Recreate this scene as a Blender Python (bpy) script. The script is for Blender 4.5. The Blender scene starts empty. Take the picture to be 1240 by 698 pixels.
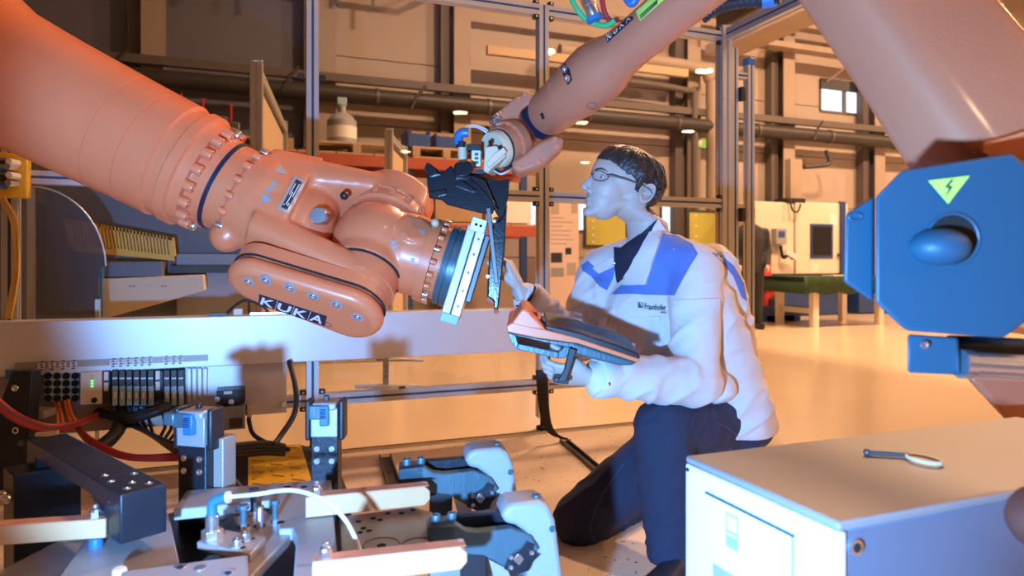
import bpy, bmesh, math, random
from mathutils import Vector as V, Matrix, noise
from mathutils.bvhtree import BVHTree
random.seed(7)
S = bpy.context.scene
COL = S.collection
# ---------------------------------------------------------------- camera
TH = math.radians(21)                       # the cell and the hall stand turned 21 degrees to the camera
FP = 830.0                                  # focal length in pixels of the 1240 x 698 frame
CAM = V((0, 0, .935))
FW = V((math.sin(TH), math.cos(TH), 0)); RT = V((math.cos(TH), -math.sin(TH), 0)); UP = V((0, 0, 1))
cd = bpy.data.cameras.new('camera'); co = bpy.data.objects.new('camera', cd); COL.objects.link(co)
co.location = CAM; co.rotation_euler = (math.pi/2, 0, -TH)
cd.sensor_width = 36; cd.lens = 36*FP/1240; cd.shift_y = -29/1240; cd.clip_start = .05; cd.clip_end = 200
cd.dof.use_dof = True; cd.dof.focus_distance = 2.2; cd.dof.aperture_fstop = 3.2
S.camera = co
# ---------------------------------------------------------------- world, flash, exposure
wd = bpy.data.worlds.new('world'); S.world = wd; wd.use_nodes = True
wd.node_tree.nodes['Background'].inputs[0].default_value = (.75, .85, 1, 1)
wd.node_tree.nodes['Background'].inputs[1].default_value = .6
def D(r, u, f): return RT*r + UP*u + FW*f   # direction: right, up, away from the camera
fl = bpy.data.lights.new('blue_flash', 'SPOT'); fo = bpy.data.objects.new('blue_flash', fl); COL.objects.link(fo)
fl.color = (.19, .48, 1.0); fl.energy = 430; fl.spot_size = math.radians(86); fl.spot_blend = .25; fl.shadow_soft_size = .03
fo.location = CAM + D(-.32, -.31, .02)
fo.rotation_euler = D(.20, .20, 1).to_track_quat('-Z', 'Y').to_euler()
S.view_settings.view_transform = 'Standard'; S.view_settings.look = 'None'
S.view_settings.exposure = 0; S.view_settings.gamma = 1; S.view_settings.use_curve_mapping = False
WARM = (1.0, .58, .32)
# ---------------------------------------------------------------- pixel to place
def ray(px, py): return FW + RT*((px-620)/FP) + UP*((320-py)/FP)
def P(px, py, d): return CAM + ray(px, py)*d
def PY(px, py, Y): r = ray(px, py); return CAM + r*(Y/r.y)
def PX(px, py, X): r = ray(px, py); return CAM + r*(X/r.x)
def PZ(px, py, z): r = ray(px, py); return CAM + r*((z-CAM.z)/r.z)
def pxlen(n, d): return n*d/FP
# ---------------------------------------------------------------- materials
def mat(name, col, rough=.5, metal=0, bump=0, bscale=60, var=0, vscale=6, coat=0, spec=.5, specks=None, stretch=None, emit=0, sheen=0):
    m = bpy.data.materials.new(name); m.use_nodes = True
    nt = m.node_tree; N = nt.nodes; L = nt.links; b = N['Principled BSDF']
    c = (*col, 1)
    b.inputs['Base Color'].default_value = c; b.inputs['Roughness'].default_value = rough; b.inputs['Metallic'].default_value = metal
    b.inputs['Coat Weight'].default_value = coat; b.inputs['Coat Roughness'].default_value = .12; b.inputs['Specular IOR Level'].default_value = spec
    if sheen: b.inputs['Sheen Weight'].default_value = sheen
    if emit: b.inputs['Emission Color'].default_value = c; b.inputs['Emission Strength'].default_value = emit
    tc = N.new('ShaderNodeTexCoord'); src = tc.outputs['Object']
    if stretch:
        mp = N.new('ShaderNodeMapping'); mp.inputs['Scale'].default_value = stretch; L.new(src, mp.inputs[0]); src = mp.outputs[0]
    last = None
    if var:
        nz = N.new('ShaderNodeTexNoise'); nz.inputs['Scale'].default_value = vscale; nz.inputs['Detail'].default_value = 5; L.new(src, nz.inputs['Vector'])
        mx = N.new('ShaderNodeMix'); mx.data_type = 'RGBA'
        mx.inputs[6].default_value = tuple(max(0, x*(1-var)) for x in col)+(1,); mx.inputs[7].default_value = tuple(min(1, x*(1+var)) for x in col)+(1,)
        L.new(nz.outputs['Fac'], mx.inputs[0]); L.new(mx.outputs[2], b.inputs['Base Color']); last = mx.outputs[2]
        mr = N.new('ShaderNodeMapRange'); mr.inputs[3].default_value = max(0, rough-.1*min(1, var*3)); mr.inputs[4].default_value = min(1, rough+.1*min(1, var*3))
        L.new(nz.outputs['Fac'], mr.inputs[0]); L.new(mr.outputs[0], b.inputs['Roughness'])
    if specks:
        sc, th, sco = specks
        n2 = N.new('ShaderNodeTexNoise'); n2.inputs['Scale'].default_value = sc; n2.inputs['Detail'].default_value = 2; L.new(tc.outputs['Object'], n2.inputs['Vector'])
        rp = N.new('ShaderNodeMapRange'); rp.inputs[1].default_value = th; rp.inputs[2].default_value = th+.03; L.new(n2.outputs['Fac'], rp.inputs[0])
        m2 = N.new('ShaderNodeMix'); m2.data_type = 'RGBA'; L.new(rp.outputs[0], m2.inputs[0])
        if last: L.new(last, m2.inputs[6])
        else: m2.inputs[6].default_value = c
        m2.inputs[7].default_value = (*sco, 1); L.new(m2.outputs[2], b.inputs['Base Color'])
    if bump:
        nb = N.new('ShaderNodeTexNoise'); nb.inputs['Scale'].default_value = bscale; nb.inputs['Detail'].default_value = 4; L.new(src, nb.inputs['Vector'])
        bp = N.new('ShaderNodeBump'); bp.inputs['Strength'].default_value = bump; bp.inputs['Distance'].default_value = .01
        L.new(nb.outputs['Fac'], bp.inputs['Height']); L.new(bp.outputs[0], b.inputs['Normal'])
    return m
def glassmat(name, tint=(.96, .97, .98), ior=1.45, rough=0.0, haze=0):
    m = bpy.data.materials.new(name); m.use_nodes = True
    nt = m.node_tree; N = nt.nodes; L = nt.links; N.clear()
    o = N.new('ShaderNodeOutputMaterial'); t = N.new('ShaderNodeBsdfTransparent'); t.inputs[0].default_value = (*tint, 1)
    g = N.new('ShaderNodeBsdfGlossy'); g.inputs['Roughness'].default_value = rough
    lw = N.new('ShaderNodeLayerWeight'); lw.inputs[0].default_value = .5; x = N.new('ShaderNodeMixShader')
    pw = N.new('ShaderNodeMath'); pw.operation = 'POWER'; pw.inputs[1].default_value = 5; L.new(lw.outputs['Facing'], pw.inputs[0])
    f = N.new('ShaderNodeMath'); f.operation = 'MULTIPLY_ADD'; f.inputs[1].default_value = .9; f.inputs[2].default_value = ((ior-1)/(ior+1))**2; L.new(pw.outputs[0], f.inputs[0])
    L.new(f.outputs[0], x.inputs[0]); L.new(t.outputs[0], x.inputs[1]); L.new(g.outputs[0], x.inputs[2])
    out = x.outputs[0]
    if haze:
        df = N.new('ShaderNodeBsdfDiffuse'); df.inputs[0].default_value = (.7, .7, .72, 1); y = N.new('ShaderNodeMixShader'); y.inputs[0].default_value = haze
        L.new(out, y.inputs[1]); L.new(df.outputs[0], y.inputs[2]); out = y.outputs[0]
    L.new(out, o.inputs[0]); return m
def emitmat(name, col, s):
    m = bpy.data.materials.new(name); m.use_nodes = True
    N = m.node_tree.nodes; N.clear(); o = N.new('ShaderNodeOutputMaterial'); e = N.new('ShaderNodeEmission')
    e.inputs[0].default_value = (*col, 1); e.inputs[1].default_value = s; m.node_tree.links.new(e.outputs[0], o.inputs[0]); return m
M = {}
M['orange'] = mat('orange_paint', (.77, .22, .095), .36, bump=.06, bscale=350, var=.06, vscale=9, coat=.35)
M['orange2'] = mat('orange_paint_dimmed', (.52, .18, .095), .42, bump=.12, bscale=300, var=.05, coat=.2)  # same robot orange, darkened in place of weaker flash on the slim arm
M['alu'] = mat('anodised_aluminium', (.56, .54, .51), .36, .5, var=.05, stretch=(1, 1, 12))
M['duct'] = mat('duct_sheet', (.70, .70, .73), .42, .35, bump=.02, bscale=30, var=.04, vscale=2)
M['slot'] = mat('slot_strip', (.02, .06, .16), .5)
M['black'] = mat('black_plastic', (.018, .018, .022), .42)
M['rubber'] = mat('black_rubber', (.02, .02, .02), .75)
M['blackgloss'] = mat('black_gloss_plastic', (.012, .013, .018), .2, bump=.05, bscale=120, coat=.3)
M['blackmetal'] = mat('black_oxide_steel', (.016, .018, .026), .38, .2, bump=.1, bscale=90, var=.3, vscale=14)
M['steel'] = mat('bright_steel', (.72, .72, .74), .25, .95)
M['darksteel'] = mat('dark_steel', (.12, .11, .11), .45, .6, var=.2)
M['plate'] = mat('milled_plate', (.40, .39, .41), .42, .3, bump=.05, bscale=80, var=.08, vscale=5)
M['tanplate'] = mat('ground_steel_plate', (.38, .33, .30), .45, .25, bump=.04, var=.08)
M['clampgrey'] = mat('grey_cast_clamp', (.34, .35, .38), .5, .1, bump=.15, bscale=160, var=.08)
M['teal'] = mat('grey_painted_steel', (.07, .13, .16), .36, .2, bump=.12, bscale=120, var=.2, vscale=18, stretch=(1, 1, .25))
M['bar'] = mat('copper_coloured_bar', (.62, .36, .18), .5, .0, bump=.03, var=.05, vscale=30)
M['bartop'] = mat('worn_copper_face', (.62, .27, .16), .55, .1, bump=.08, var=.25, vscale=25, specks=(38, .66, (.70, .62, .60)))
M['yellow'] = mat('yellow_plastic', (.80, .48, .02), .45, bump=.2, bscale=60, var=.06)
M['ygreen'] = mat('yellow_green_sticker', (.55, .85, .12), .5)
M['signyellow'] = mat('sign_yellow', (.42, .38, .07), .5)
M['white'] = mat('white_paint', (.80, .80, .80), .4, bump=.02, bscale=200)
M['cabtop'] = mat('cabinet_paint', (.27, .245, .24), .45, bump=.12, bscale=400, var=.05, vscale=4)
M['ivory'] = mat('ivory_plastic', (.72, .66, .55), .5)
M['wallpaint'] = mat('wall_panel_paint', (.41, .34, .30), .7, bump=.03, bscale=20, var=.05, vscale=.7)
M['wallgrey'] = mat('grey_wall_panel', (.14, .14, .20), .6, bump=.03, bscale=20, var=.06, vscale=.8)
M['ceil'] = mat('ceiling_sheet', (.45, .40, .36), .8, var=.05)
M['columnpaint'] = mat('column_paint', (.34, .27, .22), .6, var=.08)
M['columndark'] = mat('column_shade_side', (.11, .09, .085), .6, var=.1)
M['pipe'] = mat('pipe_lagging', (.035, .03, .032), .5, var=.2, vscale=3)
M['floorhall'] = mat('hall_floor_epoxy', (.63, .49, .34), .2, bump=.015, bscale=3, var=.07, vscale=.9, spec=.5)
M['floorcell'] = mat('cell_floor_concrete', (.72, .57, .44), .40, bump=.06, bscale=40, var=.10, vscale=3, specks=(46, .685, (.05, .04, .035)))
M['joint'] = mat('joint_sealant', (.06, .05, .045), .8)
M['redpaint'] = mat('rack_red_paint', (.42, .09, .055), .55, var=.15, vscale=3)
M['wood'] = mat('raw_timber', (.50, .36, .23), .75, bump=.1, var=.2, vscale=4, stretch=(1, 8, 8))
M['card'] = mat('cardboard', (.42, .28, .17), .8, var=.1)
M['bluecrate'] = mat('blue_plastic_crate', (.03, .08, .30), .45)
M['bluebase'] = mat('blue_machine_paint', (.02, .055, .20), .4)
M['green'] = mat('green_table_cloth', (.03, .07, .03), .85, bump=.2)
M['red'] = mat('red_paint', (.50, .03, .03), .45)
M['paper'] = mat('paper', (.78, .76, .74), .7)
M['ink'] = mat('ink', (.03, .03, .04), .7)
M['pinkpaper'] = mat('banner_vinyl', (.80, .62, .56), .55, var=.05)
M['navy'] = mat('navy_print', (.012, .018, .05), .4)
M['skin'] = mat('skin', (.50, .40, .35), .5, bump=.06, bscale=300, var=.06, vscale=20)
M['hair'] = mat('dark_brown_hair', (.04, .023, .018), .42, bump=.6, bscale=60, var=.45, vscale=40, stretch=(1, 1, 1))
M['jacket'] = mat('beige_white_workwear', (.66, .60, .58), .85, bump=.10, bscale=500, var=.03, sheen=.1)
M['yoke'] = mat('blue_workwear', (.10, .18, .50), .85, bump=.10, bscale=500, var=.04, sheen=.1)
M['shirt'] = mat('navy_shirt', (.012, .016, .04), .8, bump=.08, bscale=400)
M['jeans'] = mat('dark_denim', (.022, .028, .062), .88, bump=.3, bscale=600, var=.35, vscale=9)
M['stitch'] = mat('denim_stitching', (.10, .085, .09), .9)
M['suit'] = mat('dark_suit', (.02, .02, .028), .8)
M['eye'] = mat('eye_white', (.75, .73, .70), .2)
M['iris'] = mat('iris', (.05, .09, .12), .15)
M['lip'] = mat('lip', (.45, .22, .19), .45)
M['acrylic'] = glassmat('clear_acrylic')
M['smoke'] = glassmat('grey_tinted_acrylic', (.50, .47, .48), haze=.10)
M['lens'] = glassmat('clear_lens', (.98, .99, 1.0))
M['hose'] = mat('milky_hose', (.70, .72, .70), .35)
M['redcable'] = mat('red_cable', (.38, .03, .03), .45)
M['orangecable'] = mat('orange_cable', (.85, .22, .05), .45)
M['yellowcable'] = mat('yellow_cable', (.70, .45, .10), .5)
M['greenhose'] = mat('green_hose', (.05, .42, .15), .4)
M['blackcable'] = mat('black_cable', (.02, .02, .022), .5)
M['lightblue'] = mat('light_blue_housing', (.30, .50, .62), .5)
M['bluecap'] = mat('blue_fitting', (.03, .16, .42), .35)
M['bluehouse'] = mat('blue_grey_sheet', (.15, .17, .21), .5, var=.12, vscale=3)
M['pvc'] = mat('cream_plastic', (.68, .56, .38), .45)
M['blued'] = mat('motor_cover_plastic', (.014, .075, .13), .5, bump=.05, bscale=200)
M['cabdim'] = mat('shaded_cabinet_side', (.13, .16, .22), .42, bump=.1, bscale=400, var=.08)  # cabinet paint darkened and blued, standing in for weaker flash on the body
M['lug'] = mat('shaded_orange_casting', (.15, .045, .03), .5, bump=.1, var=.15)  # orange base casting; its shade is put into this darker colour
M['hole'] = mat('bore_dark', (.01, .01, .01), .9)
M['lamp'] = emitmat('lamp_glow', (1, .72, .40), 60)
M['day'] = emitmat('daylight', (.86, .94, 1), 1.7)
M['led'] = emitmat('green_led', (.2, 1, .2), 2)
M['exit'] = emitmat('exit_sign_glow', (.55, .75, .12), .9)
# ---------------------------------------------------------------- mesh kit
ORG = {}
def org(o): return ORG[o.name]
def setp(o, label=None, cat=None, group=None, kind=None):
    if label: o['label'] = label
    if cat: o['category'] = cat
    if group: o['group'] = group
    if kind: o['kind'] = kind
    return o
def root(name, label, cat, loc, group=None, kind=None):
    o = bpy.data.objects.new(name, None); COL.objects.link(o); o.location = loc; o.empty_display_size = .1
    ORG[o.name] = V(loc); return setp(o, label, cat, group, kind)
def frame(o, x=None, y=None, z=None):
    return Matrix(((x[0], y[0], z[0], o[0]), (x[1], y[1], z[1], o[1]), (x[2], y[2], z[2], o[2]), (0, 0, 0, 1)))
def perp(z, hint=None):
    z = V(z).normalized(); h = V(hint) if hint is not None else (UP if abs(z.z) < .9 else V((1, 0, 0)))
    x = h - z*h.dot(z)
    if x.length < 1e-6: x = z.orthogonal()
    x.normalize(); return x, z.cross(x)
def align(o, z, sx=1, sz=1, hint=None):
    z = V(z).normalized(); x, y = perp(z, hint); return frame(V(o), x*sx, y*sx, z*sz)
class MB:
    def __init__(s): s.v = []; s.f = []
    def add(s, vs, fs):
        n = len(s.v); s.v += [V(v) for v in vs]; s.f += [tuple(i+n for i in f) for f in fs]; return s
    def box(s, c, size, ax=None):
        c = V(c); X, Y, Z = ax if ax else (V((1, 0, 0)), V((0, 1, 0)), V((0, 0, 1)))
        h = [q/2 for q in size]
        vs = [c + X*(h[0]*i) + Y*(h[1]*j) + Z*(h[2]*k) for i in (-1, 1) for j in (-1, 1) for k in (-1, 1)]
        return s.add(vs, [(0, 1, 3, 2), (4, 6, 7, 5), (0, 4, 5, 1), (2, 3, 7, 6), (0, 2, 6, 4), (1, 5, 7, 3)])
    def mm(s, a, b):
        a, b = V(a), V(b); return s.box((a+b)/2, [abs(q) for q in (b-a)])
    def prism(s, pts, ext):
        n = len(pts); pts = [V(p) for p in pts]; ext = V(ext)
        vs = pts + [p+ext for p in pts]
        return s.add(vs, [tuple(range(n))[::-1], tuple(range(n, 2*n))] + [(i, (i+1) % n, n+(i+1) % n, n+i) for i in range(n)])
    def loft(s, rings, n=16, cap=True, power=1):
        vs = []; fs = []
        def sg(q): return math.copysign(abs(q)**power, q)
        for c, A, B in rings:
            for i in range(n):
                t = 2*math.pi*i/n; vs.append(V(c) + V(A)*sg(math.cos(t)) + V(B)*sg(math.sin(t)))
        for k in range(len(rings)-1):
            for i in range(n): j = (i+1) % n; fs.append((k*n+i, k*n+j, (k+1)*n+j, (k+1)*n+i))
        if cap: fs += [tuple(range(n))[::-1], tuple((len(rings)-1)*n+i for i in range(n))]
        return s.add(vs, fs)
    def lathe(s, o, ax, prof, n=32, cap=True):
        ax = V(ax).normalized(); x, y = perp(ax); o = V(o)
        return s.loft([(o+ax*t, x*r, y*r) for t, r in prof], n, cap)
    def cyl(s, a, b, r, n=16, r2=None):
        a, b = V(a), V(b); return s.lathe(a, b-a, [(0, r), ((b-a).length, r if r2 is None else r2)], n)
    def tube(s, pts, r, n=8, flat=None):
        pts = [V(p) for p in pts]; m = len(pts); rs = r if isinstance(r, (list, tuple)) else [r]*m
        rings = []; x = None
        for i, p in enumerate(pts):
            t = (pts[min(i+1, m-1)] - pts[max(i-1, 0)]).normalized()
            if x is None: x, y = perp(t)
            else:
                x = x - t*x.dot(t); x.normalize(); y = t.cross(x)
            rings.append((p, x*rs[i], y*rs[i]))
        return s.loft(rings, n)
    def ell(s, c, A, B, C, nu=20, nv=12):
        c = V(c); vs = [c - V(C)]; fs = []
        for k in range(1, nv):
            ph = -math.pi/2 + math.pi*k/nv
            for i in range(nu):
                t = 2*math.pi*i/nu; vs.append(c + V(A)*(math.cos(ph)*math.cos(t)) + V(B)*(math.cos(ph)*math.sin(t)) + V(C)*math.sin(ph))
        vs.append(c + V(C)); top = len(vs)-1
        for i in range(nu):
            j = (i+1) % nu; fs.append((0, 1+j, 1+i)); fs.append((top, top-nu+i, top-nu+j))
            for k in range(nv-2): a = 1+k*nu; fs.append((a+i, a+j, a+nu+j, a+nu+i))
        return s.add(vs, fs)
    def sph(s, c, r, nu=20, nv=12): return s.ell(c, (r, 0, 0), (0, r, 0), (0, 0, r), nu, nv)
    def mesh(s, name='m'):
        me = bpy.data.meshes.new(name); me.from_pydata([tuple(v) for v in s.v], [], s.f)
        bm = bmesh.new(); bm.from_mesh(me); bmesh.ops.recalc_face_normals(bm, faces=bm.faces); bm.to_mesh(me); bm.free(); return me
    def build(s, name, m, parent=None, smooth=35, bevel=0, seg=2, **k):
        return meshobj(name, s.mesh(name), m, parent, smooth, bevel, seg, **k)
def meshobj(name, me, m, parent=None, smooth=35, bevel=0, seg=2, label=None, cat=None, group=None, kind=None):
    if parent is not None: L = org(parent)
    else:
        xs = [v.co.x for v in me.vertices]; ys = [v.co.y for v in me.vertices]; zs = [v.co.z for v in me.vertices]
        L = V(((min(xs)+max(xs))/2, (min(ys)+max(ys))/2, min(zs)))
    me.transform(Matrix.Translation(-L)); me.name = name
    o = bpy.data.objects.new(name, me); COL.objects.link(o)
    if parent is not None: o.parent = parent
    else: o.location = L
    ORG[o.name] = L
    ms = m if isinstance(m, (list, tuple)) else [m]
    for q in ms:
        me.materials.append(M[q] if isinstance(q, str) else q)
    if smooth:
        me.shade_smooth()
        if smooth < 180: me.set_sharp_from_angle(angle=math.radians(smooth))
    if bevel:
        b = o.modifiers.new('bevel', 'BEVEL'); b.width = bevel; b.segments = seg; b.limit_method = 'ANGLE'; b.angle_limit = math.radians(40)
    return setp(o, label, cat, group, kind)
def inst(me, name, parent, Mx, **k):
    o = bpy.data.objects.new(name, me); COL.objects.link(o); L = org(parent)
    o.parent = parent; o.matrix_local = Matrix.Translation(-L) @ Mx; ORG[o.name] = L
    return setp(o, **k)
def proto(mb, name, m, smooth=35):
    me = mb.mesh(name); me.materials.append(M[m]); me.shade_smooth(); me.set_sharp_from_angle(angle=math.radians(smooth)); return me
TMP = bpy.data.scenes.new('workshop')
def tmp_mesh(o):
    """evaluated mesh of a scratch object, worked out in an empty scratch scene"""
    TMP.collection.objects.link(o); vl = TMP.view_layers[0]; vl.update(); dg = vl.depsgraph
    me = bpy.data.meshes.new_from_object(o.evaluated_get(dg)); bpy.data.objects.remove(o); return me
def voxel(mb, size, it=3, fac=.5):
    me = mb.mesh('vx') if isinstance(mb, MB) else mb
    o = bpy.data.objects.new('vx', me)
    r = o.modifiers.new('r', 'REMESH'); r.mode = 'VOXEL'; r.voxel_size = size
    if it: q = o.modifiers.new('s', 'SMOOTH'); q.iterations = it; q.factor = fac
    return tmp_mesh(o)
def bvh_of(me, off=V((0, 0, 0))):
    me.calc_loop_triangles()
    return BVHTree.FromPolygons([v.co+off for v in me.vertices], [tuple(t.vertices) for t in me.loop_triangles])
def cast(bvh, px, py, off, dref):
    r = ray(px, py); h, n, _, d = bvh.ray_cast(CAM, r.normalized())
    if h is None or abs((h-CAM).dot(FW)-dref) > .17:
        h, n, _, d = bvh.find_nearest(P(px, py, dref))
    if n.dot(r) > 0: n = -n
    return h + n*off, n
def patch(bvh, poly, off, thick, dref, step=5):
    """a thin piece lying on a surface, its outline given by where it shows"""
    bm = bmesh.new(); bm.faces.new([bm.verts.new((x, y, 0)) for x, y in poly])
    xs = [q[0] for q in poly]; ys = [q[1] for q in poly]
    for lo, hi, no in ((min(xs), max(xs), (1, 0, 0)), (min(ys), max(ys), (0, 1, 0))):
        k = lo+step*.5
        while k < hi:
            bmesh.ops.bisect_plane(bm, geom=bm.verts[:]+bm.edges[:]+bm.faces[:], plane_co=(no[0]*k, no[1]*k, 0), plane_no=no); k += step
    bm.verts.index_update(); vs = [v.co.copy() for v in bm.verts]; fs = [[v.index for v in f.verts] for f in bm.faces]
    bd = [(e.verts[0].index, e.verts[1].index) for e in bm.edges if len(e.link_faces) == 1]; bm.free()
    A = []; B = []
    for v in vs:
        h, n = cast(bvh, v.x, v.y, off, dref); A.append(h); B.append(h-n*thick)
    n = len(A); mb = MB(); mb.add(A+B, fs + [[i+n for i in f[::-1]] for f in fs] + [(a, b, b+n, a+n) for a, b in bd]); return mb
_tc = {}
def textmesh(body):
    if body in _tc: return _tc[body]
    c = bpy.data.curves.new('t', 'FONT'); c.body = body; c.size = 1; c.resolution_u = 3; c.offset = .02; me = tmp_mesh(bpy.data.objects.new('t', c))
    vs = [v.co.copy() for v in me.vertices]; fs = [tuple(p.vertices) for p in me.polygons]
    x0 = min(v.x for v in vs); x1 = max(v.x for v in vs); y0 = min(v.y for v in vs); y1 = max(v.y for v in vs)
    vs = [((v.x-x0)/(x1-x0), (v.y-y0)/(y1-y0)) for v in vs]
    bpy.data.meshes.remove(me); _tc[body] = (vs, fs, (x1-x0)/(y1-y0)); return _tc[body]
def text3(body, o, X, Y):
    """flat lettering: o lower left corner, X full width, Y full height"""
    vs, fs, _ = textmesh(body); mb = MB(); mb.add([V(o)+V(X)*a+V(Y)*b for a, b in vs], fs); return mb
def textpx(body, bvh, o, X, Y, off, dref):
    vs, fs, _ = textmesh(body); mb = MB()
    mb.add([cast(bvh, o[0]+X[0]*a+Y[0]*b, o[1]+X[1]*a+Y[1]*b, off, dref)[0] for a, b in vs], fs); return mb
def spline(pts, n=8):
    pts = [V(p) for p in pts]; out = []
    for i in range(len(pts)-1):
        p0 = pts[max(i-1, 0)]; p1 = pts[i]; p2 = pts[i+1]; p3 = pts[min(i+2, len(pts)-1)]
        for k in range(n):
            t = k/n; out.append(.5*((2*p1) + (p2-p0)*t + (2*p0-5*p1+4*p2-p3)*t*t + (3*p1-p0-3*p2+p3)*t**3))
    return out + [pts[-1]]
def ngon(o, X, Y, n, r, ph=0): return [V(o)+V(X)*(r*math.cos(ph+2*math.pi*i/n))+V(Y)*(r*math.sin(ph+2*math.pi*i/n)) for i in range(n)]
# bolts and nuts, unit size, standing on z = 0
def _socket():
    mb = MB(); Z = V((0, 0, 1)); X = V((1, 0, 0)); Yv = V((0, 1, 0)); n = 12
    rings = [(0, 1), (.9, 1), (1, .93), (1, .55), (.55, .5)]
    mb.loft([(Z*t, X*r, Yv*r) for t, r in rings], n); return mb
BOLT = proto(_socket(), 'socket_bolt', 'steel'); BOLTD = proto(_socket(), 'socket_bolt', 'blackmetal'); BOLTO = proto(_socket(), 'socket_bolt', 'orange'); BOLTT = proto(_socket(), 'socket_bolt', 'teal')
def _nut():
    mb = MB(); mb.prism(ngon((0, 0, 0), (1, 0, 0), (0, 1, 0), 6, 1), (0, 0, .85)); mb.lathe((0, 0, .85), (0, 0, 1), [(0, .8), (.3, .75), (.55, .5)], 12)
    mb.lathe((0, 0, 1.2), (0, 0, 1), [(0, .5), (.6, .5), (.75, .4)], 10); mb.lathe((0, 0, -.12), (0, 0, 1), [(0, 1.25), (.12, 1.25)], 16); return mb
NUT = proto(_nut(), 'hex_nut', 'steel', 25)
def _hexb():
    mb = MB(); mb.prism(ngon((0, 0, 0), (1, 0, 0), (0, 1, 0), 6, 1), (0, 0, .7)); mb.lathe((0, 0, -.9), (0, 0, 1), [(0, .55), (.9, .55)], 10); return mb
HEXB = proto(_hexb(), 'hex_bolt', 'teal', 25)
# ================================================================ the hall
FY = 3.56; WY = 11.0; HX0, HX1, HY0, HZ = -6.5, 24.0, -36.0, 7.6
MB().mm((HX0, HY0, -.2), (HX1, WY, 0)).build('floor', 'floorhall', label='glossy tan epoxy floor of the whole factory hall', cat='floor', kind='structure')
cell = MB().mm((-4.2, -1.5, 0), (2.15, 3.50, .004)).build('floor', 'floorcell', label='speckled concrete floor slab inside the robot cell', cat='floor', kind='structure')
MB().mm((-4.2, 3.50, 0), (2.15, 3.525, .003)).build('trim_1', 'joint', label='dark floor joint running under the safety fence', cat='joint', kind='structure')
MB().mm((HX0, HY0, HZ), (HX1, WY, HZ+.2)).build('ceiling', 'ceil', label='plain sheet ceiling of the factory hall', cat='ceiling', kind='structure')
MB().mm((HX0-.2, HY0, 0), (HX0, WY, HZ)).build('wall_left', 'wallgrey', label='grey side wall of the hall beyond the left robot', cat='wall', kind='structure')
MB().mm((HX1, HY0, 0), (HX1+.2, WY, HZ)).build('wall_right', 'wallpaint', label='pale end wall of the hall beyond the cabinets', cat='wall', kind='structure')
MB().mm((HX0, HY0-.2, 0), (HX1, HY0, HZ)).build('wall_front', 'wallpaint', label='pale wall at the far end behind the photographer', cat='wall', kind='structure')
wb = MB().mm((HX0, WY+.12, 0), (HX1, WY+.3, HZ)).build('wall_back', 'columndark', label='panelled back wall with steel columns and windows', cat='wall', kind='structure')
K = WY/9.05
def zk(z): return CAM.z+(z-CAM.z)*K
def wx(px, Y=WY): return PY(px, 300, Y).x
def wz(px, py, Y=WY): return PY(px, py, Y).z
# wall panels, each a board of its own, with gaps where the windows are
edges = [HX0]+[q*K for q in (-1.03, .9, 2.66, 6.35, 8.19, 10.18, 12.0, 15.0)]+[HX1]
wins = [(wx(606), wx(657), zk(1.42), zk(1.92)), (wx(697), wx(730), zk(1.42), zk(1.92)), (wx(800), wx(832), zk(1.42), zk(1.92)),
        (wx(993), wx(1052), wz(1020, 137), wz(1020, 100)), (wx(905), wx(1010), wz(930, 24), wz(930, -40)), (wx(1062), wx(1130), wz(1020, 137), wz(1020, 100))]
for i in range(len(edges)-1):
    x0, x1 = edges[i]+.012, edges[i+1]-.012
    lv = [0, 1.05, 2.1, 3.15, 4.2, 5.25, 6.3, HZ] if i > 1 else [0, 1.4, 2.75, 5.6, HZ]
    for k in range(len(lv)-1):
        z0, z1 = lv[k]+.008, lv[k+1]-.008
        ws = [w for w in wins if w[0] < x1 and w[1] > x0 and w[2] < z1 and w[3] > z0]
        xs = sorted({x0, x1, *[min(max(q, x0), x1) for w in ws for q in w[:2]]}); zs = sorted({z0, z1, *[min(max(q, z0), z1) for w in ws for q in w[2:]]})
        mb = MB(); n = 0
        for a in range(len(xs)-1):
            for b in range(len(zs)-1):
                cx, cz = (xs[a]+xs[a+1])/2, (zs[b]+zs[b+1])/2
                if xs[a+1]-xs[a] < .01 or zs[b+1]-zs[b] < .01 or any(w[0] < cx < w[1] and w[2] < cz < w[3] for w in ws): continue
                mb.mm((xs[a], WY, zs[b]), (xs[a+1], WY+.12, zs[b+1])); n += 1
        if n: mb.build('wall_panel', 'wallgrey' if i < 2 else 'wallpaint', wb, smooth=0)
wlab = ['wide low window with bare branches outside, beside the white banner', 'narrow low window between the banner and the yellow board', 'narrow low window behind the kneeling man\'s neck',
        'high window with a dark blind above the wall pipe', 'long bright window strip high up beside the column', 'high window beyond the big inclined robot link']
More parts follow.
